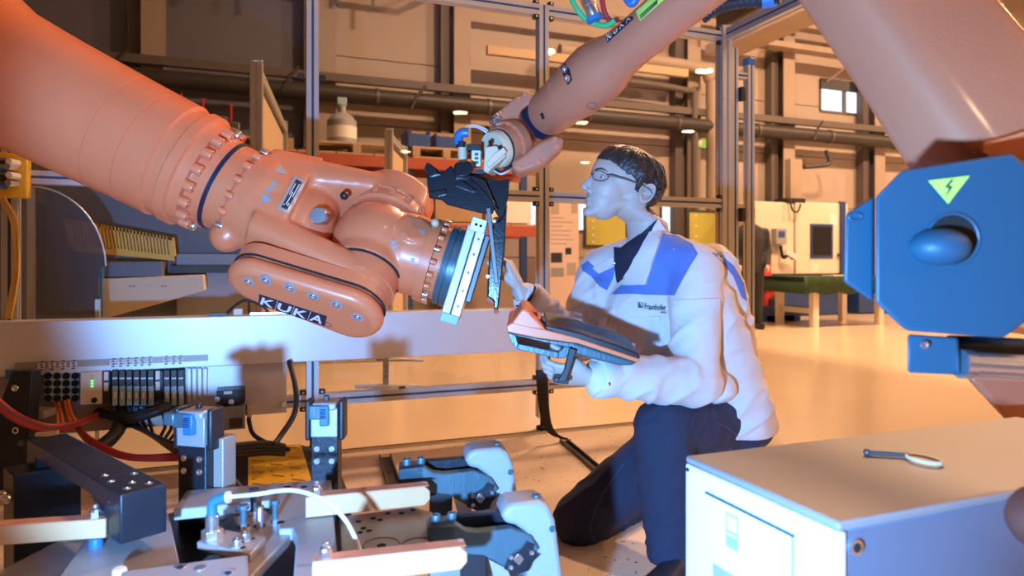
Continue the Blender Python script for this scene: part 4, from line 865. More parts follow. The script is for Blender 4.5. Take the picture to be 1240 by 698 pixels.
# wrist casting of the second robot
h2 = D(-.70, -.32, -.62).normalized(); WC = P(628, 163, 2.28)
mb = MB(); mb.sph(WC, .070, 28, 18); mb.cyl(WC, P(617, 176, 2.20), .07, 32); mb.cyl(B0-Q2*.03, WC, .05, 24)
def wedge(mb, poly, d0, d1): mb.prism([P(x, y, d0) for x, y in poly], FW*(d1-d0))
wedge(mb, [(597, 160), (596, 146), (606, 133), (622, 119), (638, 110), (648, 113), (647, 122), (632, 133), (627, 145), (628, 165), (610, 168)], 2.20, 2.38)
w2 = voxel(mb, .0045, 6, .5); meshobj('wrist_casting', w2, 'orange2', r2, smooth=180)
lc = MB(); wedge(lc, [(619, 203), (625, 209), (632, 209), (656, 201), (681, 179), (683, 168), (673, 163), (652, 172), (634, 187), (622, 195)], 2.12, 2.26); lcv = lc.build('lower_cover', 'orange2', r2, bevel=.014, seg=4)
for px, py in ((629, 204), (652, 197), (674, 178), (672, 169)): inst(BOLTO, 'cover_bolt', lcv, align(P(px, py, 2.119), -FW, .008, .006))
for px, py in ((606, 138), (628, 121), (640, 116), (636, 114)): inst(BOLTO, 'casting_bolt', r2, align(P(px, py, 2.205), -FW, .008, .012))
inst(BOLT, 'casting_bolt', r2, align(P(604, 145, 2.2), D(-.6, .4, -.6), .013, .02)); inst(BOLT, 'casting_bolt', r2, align(P(600, 151, 2.2), D(-.6, .4, -.6), .011, .02))
FC = P(615, 177, 2.19); xf_, yf_ = perp(h2)
hf = MB().lathe(FC, h2, [(-.03, .08), (.0, .08), (.003, .07), (.03, .067)], 44).build('hand_flange', 'orange2', r2)
for i in range(16): t = 2*math.pi*i/16; inst(BOLTO, 'flange_bolt', hf, align(FC+h2*.001+(xf_*math.cos(t)+yf_*math.sin(t))*.074, h2, .0055, .006))
MB().lathe(FC, h2, [(.028, .062), (.036, .062)], 40).build('seal_ring', 'black', r2)
tl = root('gripper_tool', 'cream plastic gripper adapter with hoses on the slim robot', 'gripper', P(590, 210, 2.12))
MB().lathe(FC, h2, [(.036, .060), (.060, .060), (.066, .056)], 40).build('adapter_disc', 'pvc', tl)
q = FC+h2*.067
MB().prism([P(587, 178, 2.1), P(601, 176, 2.1), P(613, 189, 2.1), P(596, 203, 2.1), P(590, 210, 2.1), P(585, 207, 2.1)], D(.2, 0, .98)*.09).build('jaw_block', 'pvc', tl, bevel=.004); MB().prism([P(598, 186, 2.085), P(610, 178, 2.085), P(614, 184, 2.085), P(592, 203, 2.085), P(588, 198, 2.085)], FW*.05).build('jaw_ridge', 'pvc', tl, bevel=.003)
for px, py in ((594, 172), (605.5, 179)): o_ = P(px, py, 2.095); MB().cyl(o_, o_+FW*.02, .007, 10).build('hole', 'hole', tl)
MB().box(P(574.5, 180, 2.13), (.045, .02, .05), (RT, UP, FW)).build('valve_cap', 'black', tl, bevel=.003); MB().box(P(577, 192, 2.13), (.03, .055, .04), (RT, UP, FW)).build('valve_body', 'duct', tl, bevel=.003); MB().box(P(581, 209, 2.13), (.03, .014, .04), (RT, UP, FW)).build('valve_foot', 'black', tl)
for k in range(3): MB().box(P(577, 187+5*k, 2.108), (.012, .008, .004), (RT, UP, FW)).build('port', 'darksteel', tl)
MB().cyl(P(559.5, 172, 2.14), P(560.5, 197, 2.14), .0145, 16).build('cylinder', 'pvc', tl); MB().cyl(P(558.5, 179, 2.139), P(558.5, 172, 2.139), .0165, 16).build('collar', 'black', tl)
MB().tube(spline([P(556, 175, 2.14), P(555, 166, 2.14), P(560, 161, 2.14), P(567, 161, 2.14)], 5), [.015]*16, 12).build('elbow_fitting', 'bluecap', tl)
MB().tube(spline([P(565, 161, 2.14), P(567, 155, 2.15), P(577, 154, 2.18), P(588, 160, 2.2), P(592, 166, 2.2)], 6), .0035, 8).build('air_hose', 'hose', tl); MB().tube(spline([P(562, 159, 2.14), P(566, 153, 2.15), P(577, 152, 2.18), P(590, 158, 2.2), P(594, 166, 2.2)], 6), .003, 8).build('air_hose', 'pinkpaper', tl)
MB().tube(spline([P(598, 204, 2.14), P(606, 208, 2.12), P(613, 205, 2.12), P(620, 201, 2.15)], 5), .004, 8).build('sensor_cable', 'black', tl); MB().tube(spline([P(598, 206, 2.14), P(606, 211, 2.12), P(614, 208, 2.12), P(619, 204, 2.15)], 5), .003, 8).build('sensor_cable', 'hose', tl)
# elbow, link arm, motor and base of the second robot
mb = MB(); mb.cyl(EL-FW*.16, EL+FW*.16, .15, 40); mb.cyl(EL-Q2*.12, EL, .095, 32); el = voxel(mb, .009, 6); meshobj('elbow_housing', el, 'orange2', r2, smooth=180)
KB = P(1302, 300, 1.10); ld = (KB-EL).normalized(); lw = (RT-ld*RT.dot(ld)).normalized(); lf = ld.cross(lw)
if lf.dot(FW) < 0: lf = -lf
MB().loft([(EL.lerp(KB, t), lw*w, lf*h) for t, w, h in ((0, .135, .10), (.08, .128, .085), (.5, .128, .08), (.85, .130, .085), (1, .125, .08))], 32, power=.42).build('link_arm', 'orange2', r2, smooth=30)
jb = MB().cyl(KB-FW*.09, KB+FW*.14, .15, 40); jb.build('shoulder_joint', 'orange', r2, bevel=.01)
slabpx([(1163, 452), (1500, 452), (1500, 720), (1250, 545)], 1.62, 1.75, 'rotating_column', 'orange2', r2, 1, .02, 4)
slabpx([(1500, 520), (1800, 520), (1800, 800), (1500, 800)], 1.62, 1.75, 'base', 'orange2', r2, 1, .02, 4)
MB().lathe((P(1640, 500, 1.75).x, P(1640, 500, 1.75).y, 0), UP, [(0, .3), (.03, .3)], 40).build('base_plate', 'orange2', r2)
# motor cover
mo = [(1058, 238), (1091, 204), (1226, 183), (1264, 214), (1270, 372), (1216, 412), (1096, 403), (1058, 368)]
mot = slabpx(mo, .98, 1.10, 'motor_cover', 'blued', r2, .985, .006, 3)
slabpx([(1059, 236), (1023, 258), (1021, 343), (1058, 368)], 1.0, 1.09, 'cover_side_box', 'blued', mot, .97, .005, 3)
q = P(1137, 299, .975); MB().ell(q, D(.041, .0, 0), D(0, .027, 0), FW*.035, 32, 16).build('round_cap', 'blued', mot); q2 = P(1154, 290, .979); MB().loft([(q2, RT*.036, UP*.034), (q2-FW*.0006, RT*.036, UP*.034)], 32).build('opening', 'hole', mot)
MB().tube(ngon(q2, RT, UP, 28, .037)+[q2+RT*.037], .0025, 6).build('opening_rim', 'blued', mot)
ts = MB().prism([P(1124, 219, .9775), P(1174, 213, .9775), P(1148, 247, .9775)], FW*-.0006).build('warning_sticker', 'ygreen', mot, smooth=0)
MB().prism([P(x, y, .9765) for x, y in ((1152, 217), (1144, 227), (1149, 228), (1144, 240), (1154, 226), (1149, 225), (1155, 218))], FW*-.0004).build('bolt_symbol', 'ink', ts, smooth=0)
q = P(1035, 263, 1.0); MB().tube(ngon(q-FW*.002, RT, UP*.6, 18, .009)+[q-FW*.002+RT*.009], .0016, 6).build('mould_ring', 'blued', mot)
slabpx([(1098, 404), (1161, 408), (1163, 455), (1098, 452)], .99, 1.07, 'connector_block', 'blued', r2, .98, .004); inst(BOLT, 'bolt', r2, align(P(1119, 418, .985), -FW, .006, .004))
MB().cyl(P(1163, 441, 1.0), P(1330, 452, 1.0), .019, 24).build('cable_gland', 'steel', r2); MB().cyl(P(1163, 441, 1.0), P(1175, 442, 1.0), .0215, 24).build('gland_nut', 'steel', r2)
MB().cyl(P(1150, 420, 1.06), P(1260, 425, 1.06), .018, 16).build('dark_cable', 'black', r2)
MB().tube(spline([P(1175, 198, 1.14), P(1200, 182, 1.13), P(1240, 170, 1.12), P(1290, 160, 1.1)], 5), .012, 10).build('edge_bead', 'orange', r2)
slabpx([(1185, 186), (1190, 172), (1215, 166), (1300, 140), (1300, 200), (1200, 195)], 1.07, 1.17, 'motor_mount', 'orange', r2, 1, .006, 3)
MB().lathe(P(1238, 628, .90), D(-1, 0, .1), [(-.3, .05), (-.03, .046), (-.01, .04), (.004, .03), (.014, .016), (.017, .004)], 28).build('base_lug', 'lug', r2)
# hoses on top of the slim robot
def hose(pts, rad, m, lab, n=6): return MB().tube(spline([P(*q) for q in pts], n), rad, 12).build('hose', m, label=lab, cat='hose', smooth=60)
hose([(688, -12, 1.9), (697, 8, 1.9), (712, 25, 1.9), (733, 31, 1.88), (745, 24, 1.86)], .008, 'greenhose', 'green pneumatic hose looping above the slim robot arm')
hose([(728, -12, 1.88), (731, 10, 1.88), (738, 24, 1.88), (748, 24, 1.86)], .008, 'redcable', 'dark red hose above the slim robot arm')
r = root('hose_coupling', 'steel hose coupling hanging above the slim robot arm', 'coupling', P(722, 28, 1.88))
MB().lathe(P(704, -18, 1.88), P(722, 25, 1.88)-P(704, -18, 1.88), [(0, .014), (.03, .014), (.031, .02), (.06, .02), (.062, .0185), (.095, .0185), (.1, .016)], 20).build('body', 'steel', r); MB().lathe(P(719, 20, 1.88), P(722, 27, 1.88)-P(719, 20, 1.88), [(0, .023), (.012, .023), (.014, .012)], 20).build('ring', 'bluecap', r)
hose([(757, -6, 1.86), (765, 4, 1.85), (772, -6, 1.84)], .012, 'bluecap', 'blue fitting above the logo of the slim robot')
MB().tube(spline([P(850, 22, 1.75), P(868, 10, 1.74), P(895, 3, 1.72), P(925, 1, 1.7), P(945, -3, 1.68)], 8), [.015+.0022*(i % 2) for i in range(33)], 12).build('corrugated_hose', 'black', label='black corrugated hose under the elbow of the slim robot', cat='hose', smooth=0)
MB().cyl(P(922, 1, 1.7), P(940, -2, 1.69), .02, 16).build('hose_sleeve', 'bluecap', label='blue sleeve on the black corrugated hose', cat='sleeve')
# ================================================================ fixture in the foreground
FZ = .40
fx = root('assembly_fixture', 'grey metal fixture table with plates and bores in front of the robots', 'fixture', PZ(300, 690, 0)*1)
def plate(poly, z, th, name, m, parent=fx, bevel=.003):
    return MB().prism([PZ(x, y, z) for x, y in poly], (0, 0, -th)).build(name, m, parent, bevel=bevel)
def holes(parent, pts, z, rad, m='hole'):
    for px, py in pts:
        q = PZ(px, py, z); MB().lathe(q-UP*.002, UP, [(0, rad), (.0025, rad)], 16).build('bore', m, parent)
plate([(150, 640), (225, 615), (418, 600), (470, 760), (120, 760)], FZ-.10, .03, 'base_plate', 'blackmetal')
pA = plate([(210, 617), (226, 594), (401, 580), (412, 720), (354, 720), (359, 650), (354, 640), (338, 641), (327, 606)], FZ, .026, 'frame_plate', 'plate')
holes(pA, [(307, 592), (340, 633), (348, 590), (368, 590)], FZ, .008); holes(pA, [(307.5, 592)], FZ+.001, .011, 'blackmetal')
pC = plate([(133, 614), (204, 621), (226, 720), (45, 720), (72, 697)], FZ-.02, .02, 'wing_plate', 'plate')
pL = plate([(-30, 720), (-25, 704), (70, 655), (130, 636), (60, 720)], FZ-.05, .02, 'wing_plate', 'plate')
pE = plate([(148, 692), (300, 672), (303, 740), (120, 740)], FZ+.012, .03, 'near_plate', 'plate'); holes(pE, [(218, 686), (276, 693), (242, 688)], FZ+.013, .010, 'steel'); holes(pE, [(218, 687), (276, 694)], FZ+.0135, .006)
pD = plate([(411, 626), (500, 614), (524, 620), (521, 662), (430, 676), (415, 690)], FZ-.015, .02, 'hole_plate', 'tanplate')
holes(pD, [(434, 632), (452, 628), (436, 645), (447, 643), (500, 618), (486, 622), (470, 622), (460, 630), (440, 640), (462, 660)], FZ-.0145, .006); holes(pD, [(462, 661)], FZ-.0140, .009)
for px, py in ((462, 660), (508, 660)): q = PZ(px, py, FZ-.0145); MB().tube(ngon(q, (1, 0, 0), (0, 1, 0), 28, .035)+[q+V((.035, 0, 0))], .0009, 4).build('scribed_circle', 'darksteel', pD)
# swing bracket with slotted block
br = plate([(283, 626), (318, 617), (352, 636), (356, 640), (350, 650), (302, 700), (297, 676), (292, 645)], FZ-.012, .022, 'swing_bracket', 'tanplate')
sb = plate([(238, 656), (265, 640), (322, 650), (303, 672)], FZ+.004, .016, 'slotted_block', 'tanplate')
for a, b in (((292, 657), (308, 652)), ((280, 660), (296, 664))):
    p0, p1 = PZ(*a, FZ+.0045), PZ(*b, FZ+.0045); MB().box((p0+p1)/2, ((p1-p0).length, .008, .002), ((p1-p0).normalized(), UP.cross((p1-p0).normalized()), UP)).build('slot', 'hole', sb, smooth=0)
holes(br, [(314, 637), (273, 657)], FZ-.0115, .012)
for (px, py) in ((160, 700), (250, 665), (395, 640), (400, 720)):
    q = PZ(px, py, FZ-.13); MB().box((q.x, q.y, (FZ-.13)/2), (.06, .06, FZ-.13)).build('leg', 'blackmetal', fx, bevel=.004)
for px in (20, 60): q = PZ(px, 712, FZ-.07); MB().box((q.x, q.y, (FZ-.07)/2), (.05, .05, FZ-.07)).build('leg', 'blackmetal', fx, bevel=.004)
q = PZ(470, 655, FZ-.035); MB().box((q.x, q.y, (FZ-.035)/2), (.07, .07, FZ-.035)).build('leg', 'blackmetal', fx, bevel=.004)
q = PZ(160, 655, FZ-.04); MB().box((q.x, q.y, (FZ-.04)/2), (.07, .07, FZ-.04)).build('leg', 'blackmetal', fx, bevel=.004)
# screws standing on the bracket
for px, py, h, rr in ((295, 632, .038, .012), (307, 616, .042, .012), (333, 627, .04, .010)):
    q = PZ(px, py+8, FZ-.012); r = root('hex_screw', 'dark hexagon screw standing in the swing bracket', 'screw', q, 'hexagon screws in the bracket')
    MB().cyl(q, q+UP*h, rr*.55, 12).build('shank', 'teal', r); MB().lathe(q, UP, [(0, rr*.95), (.010, rr*.95)], 6).build('lock_nut', 'steel', r); MB().prism(ngon(q+UP*h, (1, 0, 0), (0, 1, 0), 6, rr), UP*.011).build('head', 'teal', r, bevel=.002)
q = PZ(314.5, 640, FZ-.012); MB().lathe(q, UP, [(0, .007), (.042, .007), (.045, .005)], 14).build('guide_pin', 'steel', label='bright steel pin standing in the bracket bore', cat='pin')
for px, py in ((287, 662), (296.5, 654)):
    q = PZ(px, py, FZ+.004); r = root('cap_screw', 'short socket cap screw in the slotted block', 'screw', q, 'cap screws in the slotted block'); inst(BOLT, 'head', r, align(q, UP, .0095, .014)); MB().lathe(q, UP, [(0, .0125), (.002, .0125)], 16).build('washer', 'tanplate', r)
# white cap bits at the lower edge
q = PZ(145, 705, FZ-.02); MB().lathe(q, UP, [(0, .012), (.02, .012), (.024, .010)], 18).build('white_cap', 'white', label='small white plastic cap on the wing plate', cat='cap')
# pneumatic fitting and hose
q = PZ(257, 652, FZ+.004); r = root('push_fitting', 'pneumatic elbow fitting screwed into the slotted block', 'fitting', q)
MB().prism(ngon(q, (1, 0, 0), (0, 1, 0), 6, .020), UP*.017).build('hex_nut', 'steel', r, bevel=.001); MB().lathe(q, UP, [(.017, .0125), (.043, .0125), (.044, .0115), (.046, .0115)], 20).build('barrel', 'steel', r)
e0 = q+UP*.046; MB().tube(spline([e0, e0+UP*.018, e0+UP*.028+RT*.008, e0+UP*.032+RT*.022, e0+UP*.034+RT*.03], 5), .0095, 14).build('elbow', 'bluecap', r); MB().cyl(e0+UP*.033+RT*.028, e0+UP*.034+RT*.034, .0115, 16).build('release_ring', 'hose', r)
MB().prism(ngon(q-UP*.055, (1, 0, 0), (0, 1, 0), 6, .016), UP*.016).build('lower_nut', 'teal', r)
h0 = e0+UP*.034+RT*.034
dd = (h0-CAM).dot(FW)
MB().tube(spline([h0, P(310, 599, dd-.01), P(352, 594, dd-.01), P(388, 604, dd-.03), P(415, 626, dd-.05), P(431, 654, dd-.06), P(436, 671, dd-.07)], 7), .0042, 10).build('air_hose', 'hose', label='milky white air hose arching over the fixture', cat='hose', smooth=60)
# copper coloured bars with threaded stops
def barthing(p0, p1, py_h, z, lab, dep=.035, cut=False):
    """bar along the fence direction; front lower edge given by two pixels at height z"""
    a, b = PZ(*p0, z), PZ(*p1, z); t = (b-a).normalized(); n = UP.cross(t)
    h = py_h
    r = root('locating_bar', lab, 'bar', (a+b)/2)
    L = (b-a).length; pts = [a, b, b+UP*h, a+UP*h]
    if cut: pts = [a, b-t*.012, b+UP*.012, b+UP*(h-.012), b-t*.012+UP*h, a+UP*h]
    MB().prism(pts, n*dep).build('bar_body', 'bar', r, bevel=.002)
    MB().box((a+b)/2+n*dep/2+UP*(h+.0006), (L-.004, dep-.004, .0012), (t, n, UP)).build('worn_top', 'bartop', r, smooth=0)
    return r, t, n, a, L
def stop(bar, s, h, dep=.035):
    r, t, n, a, L = bar; q = a+t*(L*s)+n*(dep/2)+UP*(h+.001); inst(NUT, 'nut', r, align(q, UP, .0125, .0135))
    z = q-UP*(h+.030); MB().lathe(z, UP, [(0, .009), (.004, .0125), (.014, .0135), (.024, .012), (.028, .007)], 18).build('rubber_stop', 'bluecap', r)
ZB = FZ+.03
B1 = barthing((-40, 664), (128, 652), .036, ZB-.028, 'short copper coloured bar with a threaded stop below the black bracket'); stop(B1, .90, .036)
B2 = barthing((370, 628), (521, 612), .042, ZB-.028, 'copper coloured bar leading to the rear clamp', cut=True); stop(B2, .085, .042)
B3 = barthing((378, 712), (566, 690), .040, ZB-.028, 'copper coloured bar leading to the front clamp', cut=True); stop(B3, .08, .040)
# pneumatic clamps at right of the fixture
def clamp(ox, oy, lab, base_px, sc=1.0):
    """local x along the arm to the right, y away, z up; metre sizes; origin at the arm tail"""
    o = V(base_px); T = V((math.cos(.0), math.sin(.0), 0)); T = (RT*.985+FW*.17).normalized(); N_ = UP.cross(T)
    r = root('pneumatic_clamp', lab, 'clamp', (o.x+.15, o.y, 0))
    def W(x, y, z): return o+T*(x*sc)+N_*(y*sc)+UP*(z*sc)
    th = .05
    # near arm plate: tail, neck, wide jaw
    arm = [(0, .0), (0, .042), (.055, .044), (.075, .030), (.10, .026), (.165, .030), (.205, .012), (.222, -.015), (.205, -.03), (.19, -.05), (.165, -.055), (.15, -.045), (.11, -.02), (.07, -.014), (.05, .0)]
    MB().prism([W(x, 0, z) for x, z in arm], N_*(.028*sc)).build('clamp_arm', 'teal', r, bevel=.003)
    MB().prism([W(x, .055, z) for x, z in [(.05, .035), (.06, .042), (.17, .045), (.2, .03), (.2, -.03), (.06, -.0)]], N_*(.022*sc)).build('rear_arm', 'blackmetal', r, bevel=.003)
    MB().prism([W(x, .0, z) for x, z in [(0, .0), (0, .042), (.055, .044), (.055, .0)]], N_*(.06*sc)).build('arm_tail', 'teal', r, bevel=.003)
    for x, y in ((.018, .03), (.05, .035)): inst(BOLTT, 'cap_screw', r, align(W(x, y, .043), UP, .0095*sc, .014*sc))
    # toothed jaw recess and link plates
    MB().prism([W(x, -.004, z) for x, z in [(.150, -.048), (.16, -.022), (.185, -.008), (.195, .004), (.212, -.004), (.206, -.018), (.222, -.026), (.206, -.04), (.2, -.055), (.175, -.06)]], N_*(.02*sc)).build('toothed_link', 'blackmetal', r, bevel=.001)
    MB().prism([W(x, -.006, z) for x, z in [(.168, -.03), (.178, -.018), (.19, -.03), (.18, -.042)]], N_*(.008*sc)).build('link_plate', 'steel', r, bevel=.001)
    for x, z in ((.163, -.024), (.163, -.044), (.205, -.018)): inst(BOLT, 'pivot_screw', r, align(W(x, -.005, z), -N_, .005*sc, .004*sc))
    MB().prism([W(x, -.001, z) for x, z in [(.12, -.028), (.158, -.05), (.17, -.085), (.135, -.085)]], N_*(.03*sc)).build('lower_wedge', 'plate', r, bevel=.002)
    # grey housing: an upside down U that drops behind the arm
    hs = [(.155, .035), (.148, .05), (.152, .066), (.168, .074), (.225, .076), (.245, .066), (.258, .035), (.268, -.04), (.275, -.09), (.195, -.09), (.205, -.02), (.195, .016), (.175, .03)]
    MB().prism([W(x, .012, z) for x, z in hs], N_*(.085*sc)).build('housing', 'clampgrey', r, bevel=.010, seg=3)
    inst(BOLTT, 'cap_screw', r, align(W(.225, .045, .074), UP, .009*sc, .006*sc)); inst(BOLTT, 'cap_screw', r, align(W(.250, .011, .02), -N_, .006*sc, .005*sc))
    MB().prism([W(x, .03, z) for x, z in [(.07, -.01), (.12, -.01), (.12, -.09), (.07, -.09)]], N_*(.05*sc)).build('cylinder_block', 'black', r, bevel=.003)
    lo_ = W(.12, .05, -.09); MB().box((lo_.x+T.x*.05, lo_.y+T.y*.05, (lo_.z)/2), (.2*sc, .07*sc, lo_.z), (T, N_, UP)).build('pedestal', 'plate', r, bevel=.004)
    return r
clamp(0, 0, 'rear pneumatic clamp with a grey housing and dark arm', P(483, 592, 1.58), 1.05); clamp(0, 0, 'front pneumatic clamp with a grey housing and dark arm', P(518, 666, 1.36), 1.02)
# clamp towers
def tower(px, py0, py1, w, d, lab, turn):
    c = P(px, py0, d); T = (RT*math.cos(turn)+FW*math.sin(turn)).normalized(); N_ = UP.cross(T); zt = c.z; 
    r = root('clamp_tower', lab, 'clamp', (c.x, c.y, 0)); h = w/2
    MB().box(V((c.x, c.y, (zt-.07)/2)), (w, .05, zt-.07), (T, N_, UP)).build('column', 'blackmetal', r, bevel=.003)
    hd = MB().box(V((c.x, c.y, zt-.04))-N_*.004, (w*.98, .052, .07), (T, N_, UP)).build('steel_head', 'plate', r, bevel=.002)
    MB().box(V((c.x, c.y, zt+.0)), (w*.9, .07, .02), (T, N_, UP)).build('cap', 'plate', r, bevel=.006)
    MB().box(V((c.x, c.y, zt-.012))-T*(h*.55)-N_*.032, (w*.5, .02, .035), (T, N_, UP)).build('jaw', 'teal', r, bevel=.003); MB().box(V((c.x, c.y, zt-.02))+T*(h*.1)-N_*.036, (w*.34, .02, .05), (T, N_, UP)).build('jaw', 'bluecap', r, bevel=.003)
    for s in (-1, 1): MB().box(V((c.x, c.y, zt-.035))+T*(s*(h+.008)), (.014, .05, .10), (T, N_, UP)).build('side_plate', 'black', r, bevel=.005)
    MB().box(V((c.x, c.y, zt+.016)), (.012, .012, .014), (T, N_, UP)).build('lug', 'black', r, bevel=.002)
    for k in range(5): MB().box(V((c.x, c.y, zt-.004-k*.005))+T*(h*.05)-N_*.047, (w*.2, .002, .0025), (T, N_, UP)).build('groove', 'hole', r, smooth=0)
    for s in (-1, 1):
        for z in (.105, .135): inst(BOLT, 'screw', r, align(V((c.x, c.y, zt-z))+T*(s*h*.55)-N_*.0245, -N_, .0075, .004))
    return r, c, T, N_
tower(395.5, 490, 600, .066, 1.72, 'clamp tower with a black column beside the aluminium post', .05)
r, c, T, N_ = tower(241, 500, 600, .078, 1.66, 'clamp tower with a black column in front of the valve', -.25); MB().box(V((c.x, c.y, c.z-.16))+T*.050+N_*.028, (.03, .05, .20), (T, N_, UP)).build('side_block', 'tanplate', r, bevel=.003)
MB().box(V((c.x, c.y, c.z-.01))-T*.05-N_*.02, (.03, .05, .03), (T, N_, UP)).build('jaw', 'teal', r, bevel=.004)
# black L-shaped arm bracket
dA, dB = 1.62, 1.30
a0, a1_ = P(60, 530, 1.72), P(172, 588, 1.33)
t = (a1_-a0); t.z = 0; t.normalize(); s = UP.cross(t); 
r = root('arm_bracket', 'black steel cranked arm bracket with countersunk screws', 'bracket', (a0.x, a0.y, 0))
zt = .50; L = (V((a1_.x, a1_.y, 0))-V((a0.x, a0.y, 0))).length+.03; w = .085
ax0 = V((a0.x, a0.y, 0))-t*.02
def BB(u0, u1, v0, v1, z0, z1, name, m, bevel=.003): return MB().box(ax0+t*((u0+u1)/2)+s*((v0+v1)/2)+UP*((z0+z1)/2), (u1-u0, v1-v0, z1-z0), (t, s, UP)).build(name, m, r, bevel=bevel)
sd = [(0, zt), (L, zt), (L, zt-.095), (L-.13, zt-.095), (L-.14, zt-.05), (L-.16, zt-.035), (.07, zt-.035), (.07, zt-.26), (0, zt-.26)]
arm = MB().prism([ax0+t*u-s*(w/2)+UP*z for u, z in sd], s*w).build('cranked_arm', 'blackmetal', r, bevel=.003)
for u, v in ((L-.03, -.02), (L-.03, .02), (L-.06, .0), (L-.10, -.025), (L-.12, .025), (L-.15, -.02)): inst(BOLT, 'countersunk_screw', arm, align(ax0+t*u+s*v+UP*(zt-.003), UP, .0075, .004))
BB(-.005, .09, -.09, .05, 0, zt-.06, 'column', 'blackmetal'); MBs = MB()
for px, py in ((51, 571), (79, 568)): q = P(px, py, 1.6); inst(BOLT, 'bolt', r, align(ax0-s*(.091)+t*(.02 if px == 51 else .06)+UP*(zt-.12), -s, .012, .010))
# ================================================================ white cabinet at lower right
cz = .605
cL = PZ(830, 552, cz); cF = PZ(997, 637, cz); cR = PZ(1165, 514, cz)
e1 = V((1, 0, 0)); e2 = V((0, -1, 0)); W2 = (cF-cL).dot(e2); L2 = .85
o = V((cL.x, cL.y, 0))
r = root('control_cabinet', 'white sheet metal control cabinet beside the kneeling man', 'cabinet', o+e1*L2/2+e2*W2/2)
def cb(u0, u1, v0, v1, z0, z1, name, m, bevel=.003, parent=r): return MB().mm(o+e1*u0+e2*v0+UP*z0, o+e1*u1+e2*v1+UP*z1).build(name, m, parent, bevel=bevel)
cb(.014, L2, .004, W2-.004, .03, cz-.012, 'body', 'cabdim', .003); cb(-.0, L2, 0, W2, cz-.012, cz, 'lid', 'cabtop', .004)
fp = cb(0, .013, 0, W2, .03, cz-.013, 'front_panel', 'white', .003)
for u in (.06, L2-.06):
    for v in (.05, W2-.05): MB().lathe(o+e1*u+e2*v, UP, [(0, .025), (.03, .022)], 14).build('foot', 'rubber', r)
rec = cb(-.003, 0.0, .065, W2*.76, .20, cz-.044, 'label_sheet', 'paper', .0006, fp)
cb(-.005, 0.0005, .060, W2*.77, cz-.046, cz-.043, 'recess_edge', 'darksteel', .0, fp); cb(-.005, .0005, W2*.765, W2*.77, .20, cz-.044, 'recess_edge', 'clampgrey', .0, fp)
def pict(v0, v1, z0, z1, m, d=.0036): return cb(-d, -.003, v0, v1, z0, z1, 'printed_symbol', m, 0, rec)
va = .112; za = cz-.085
pict(va, va+.028, za-.026, za+.026, 'lightblue'); pict(va+.003, va+.025, za+.0, za+.023, 'paper', .004); pict(va+.003, va+.025, za-.008, za-.004, 'paper', .004)
cb(-.0045, -.0035, .08, .19, cz-.172, cz-.152, 'printed_symbol', 'clampgrey', 0, rec)
q = o+e1*.03+e2*(W2-.004)+UP*(cz-.036); MB().lathe(q, e2, [(0, .010), (.005, .010), (.005, .0065)], 18).build('grommet', 'steel', r); MB().lathe(q, e2, [(.0, .0065), (.0055, .0065)], 16).build('grommet_bore', 'hole', r)
q = o+e1*.006+e2*.006+UP*(cz-.03); MB().lathe(o+e1*-.0005+e2*.008+UP*(cz-.022), -e1, [(0, .004), (.001, .004)], 10).build('rivet', 'hole', fp)
# split ring pin on the cabinet
p0, p1, p2 = PZ(1050, 548, cz+.006), PZ(1100, 551, cz+.006), PZ(1138, 562, cz+.006)
r = root('lynch_pin', 'small steel pin with an oval ring lying on the cabinet', 'pin', (p0+p2)/2-UP*.008)
MB().tube([p0, p1], .0048, 10).build('pin', 'darksteel', r); MB().sph(p0, .0065, 12, 8).build('pin_head', 'darksteel', r)
c_ = (p1+p2)/2; ax = (p2-p1)/2; ay = UP.cross(ax).normalized()*.018; MB().tube([c_+ax*math.cos(i*.3142)+ay*math.sin(i*.3142)+UP*.0 for i in range(21)], .003, 8).build('ring', 'pvc', r)
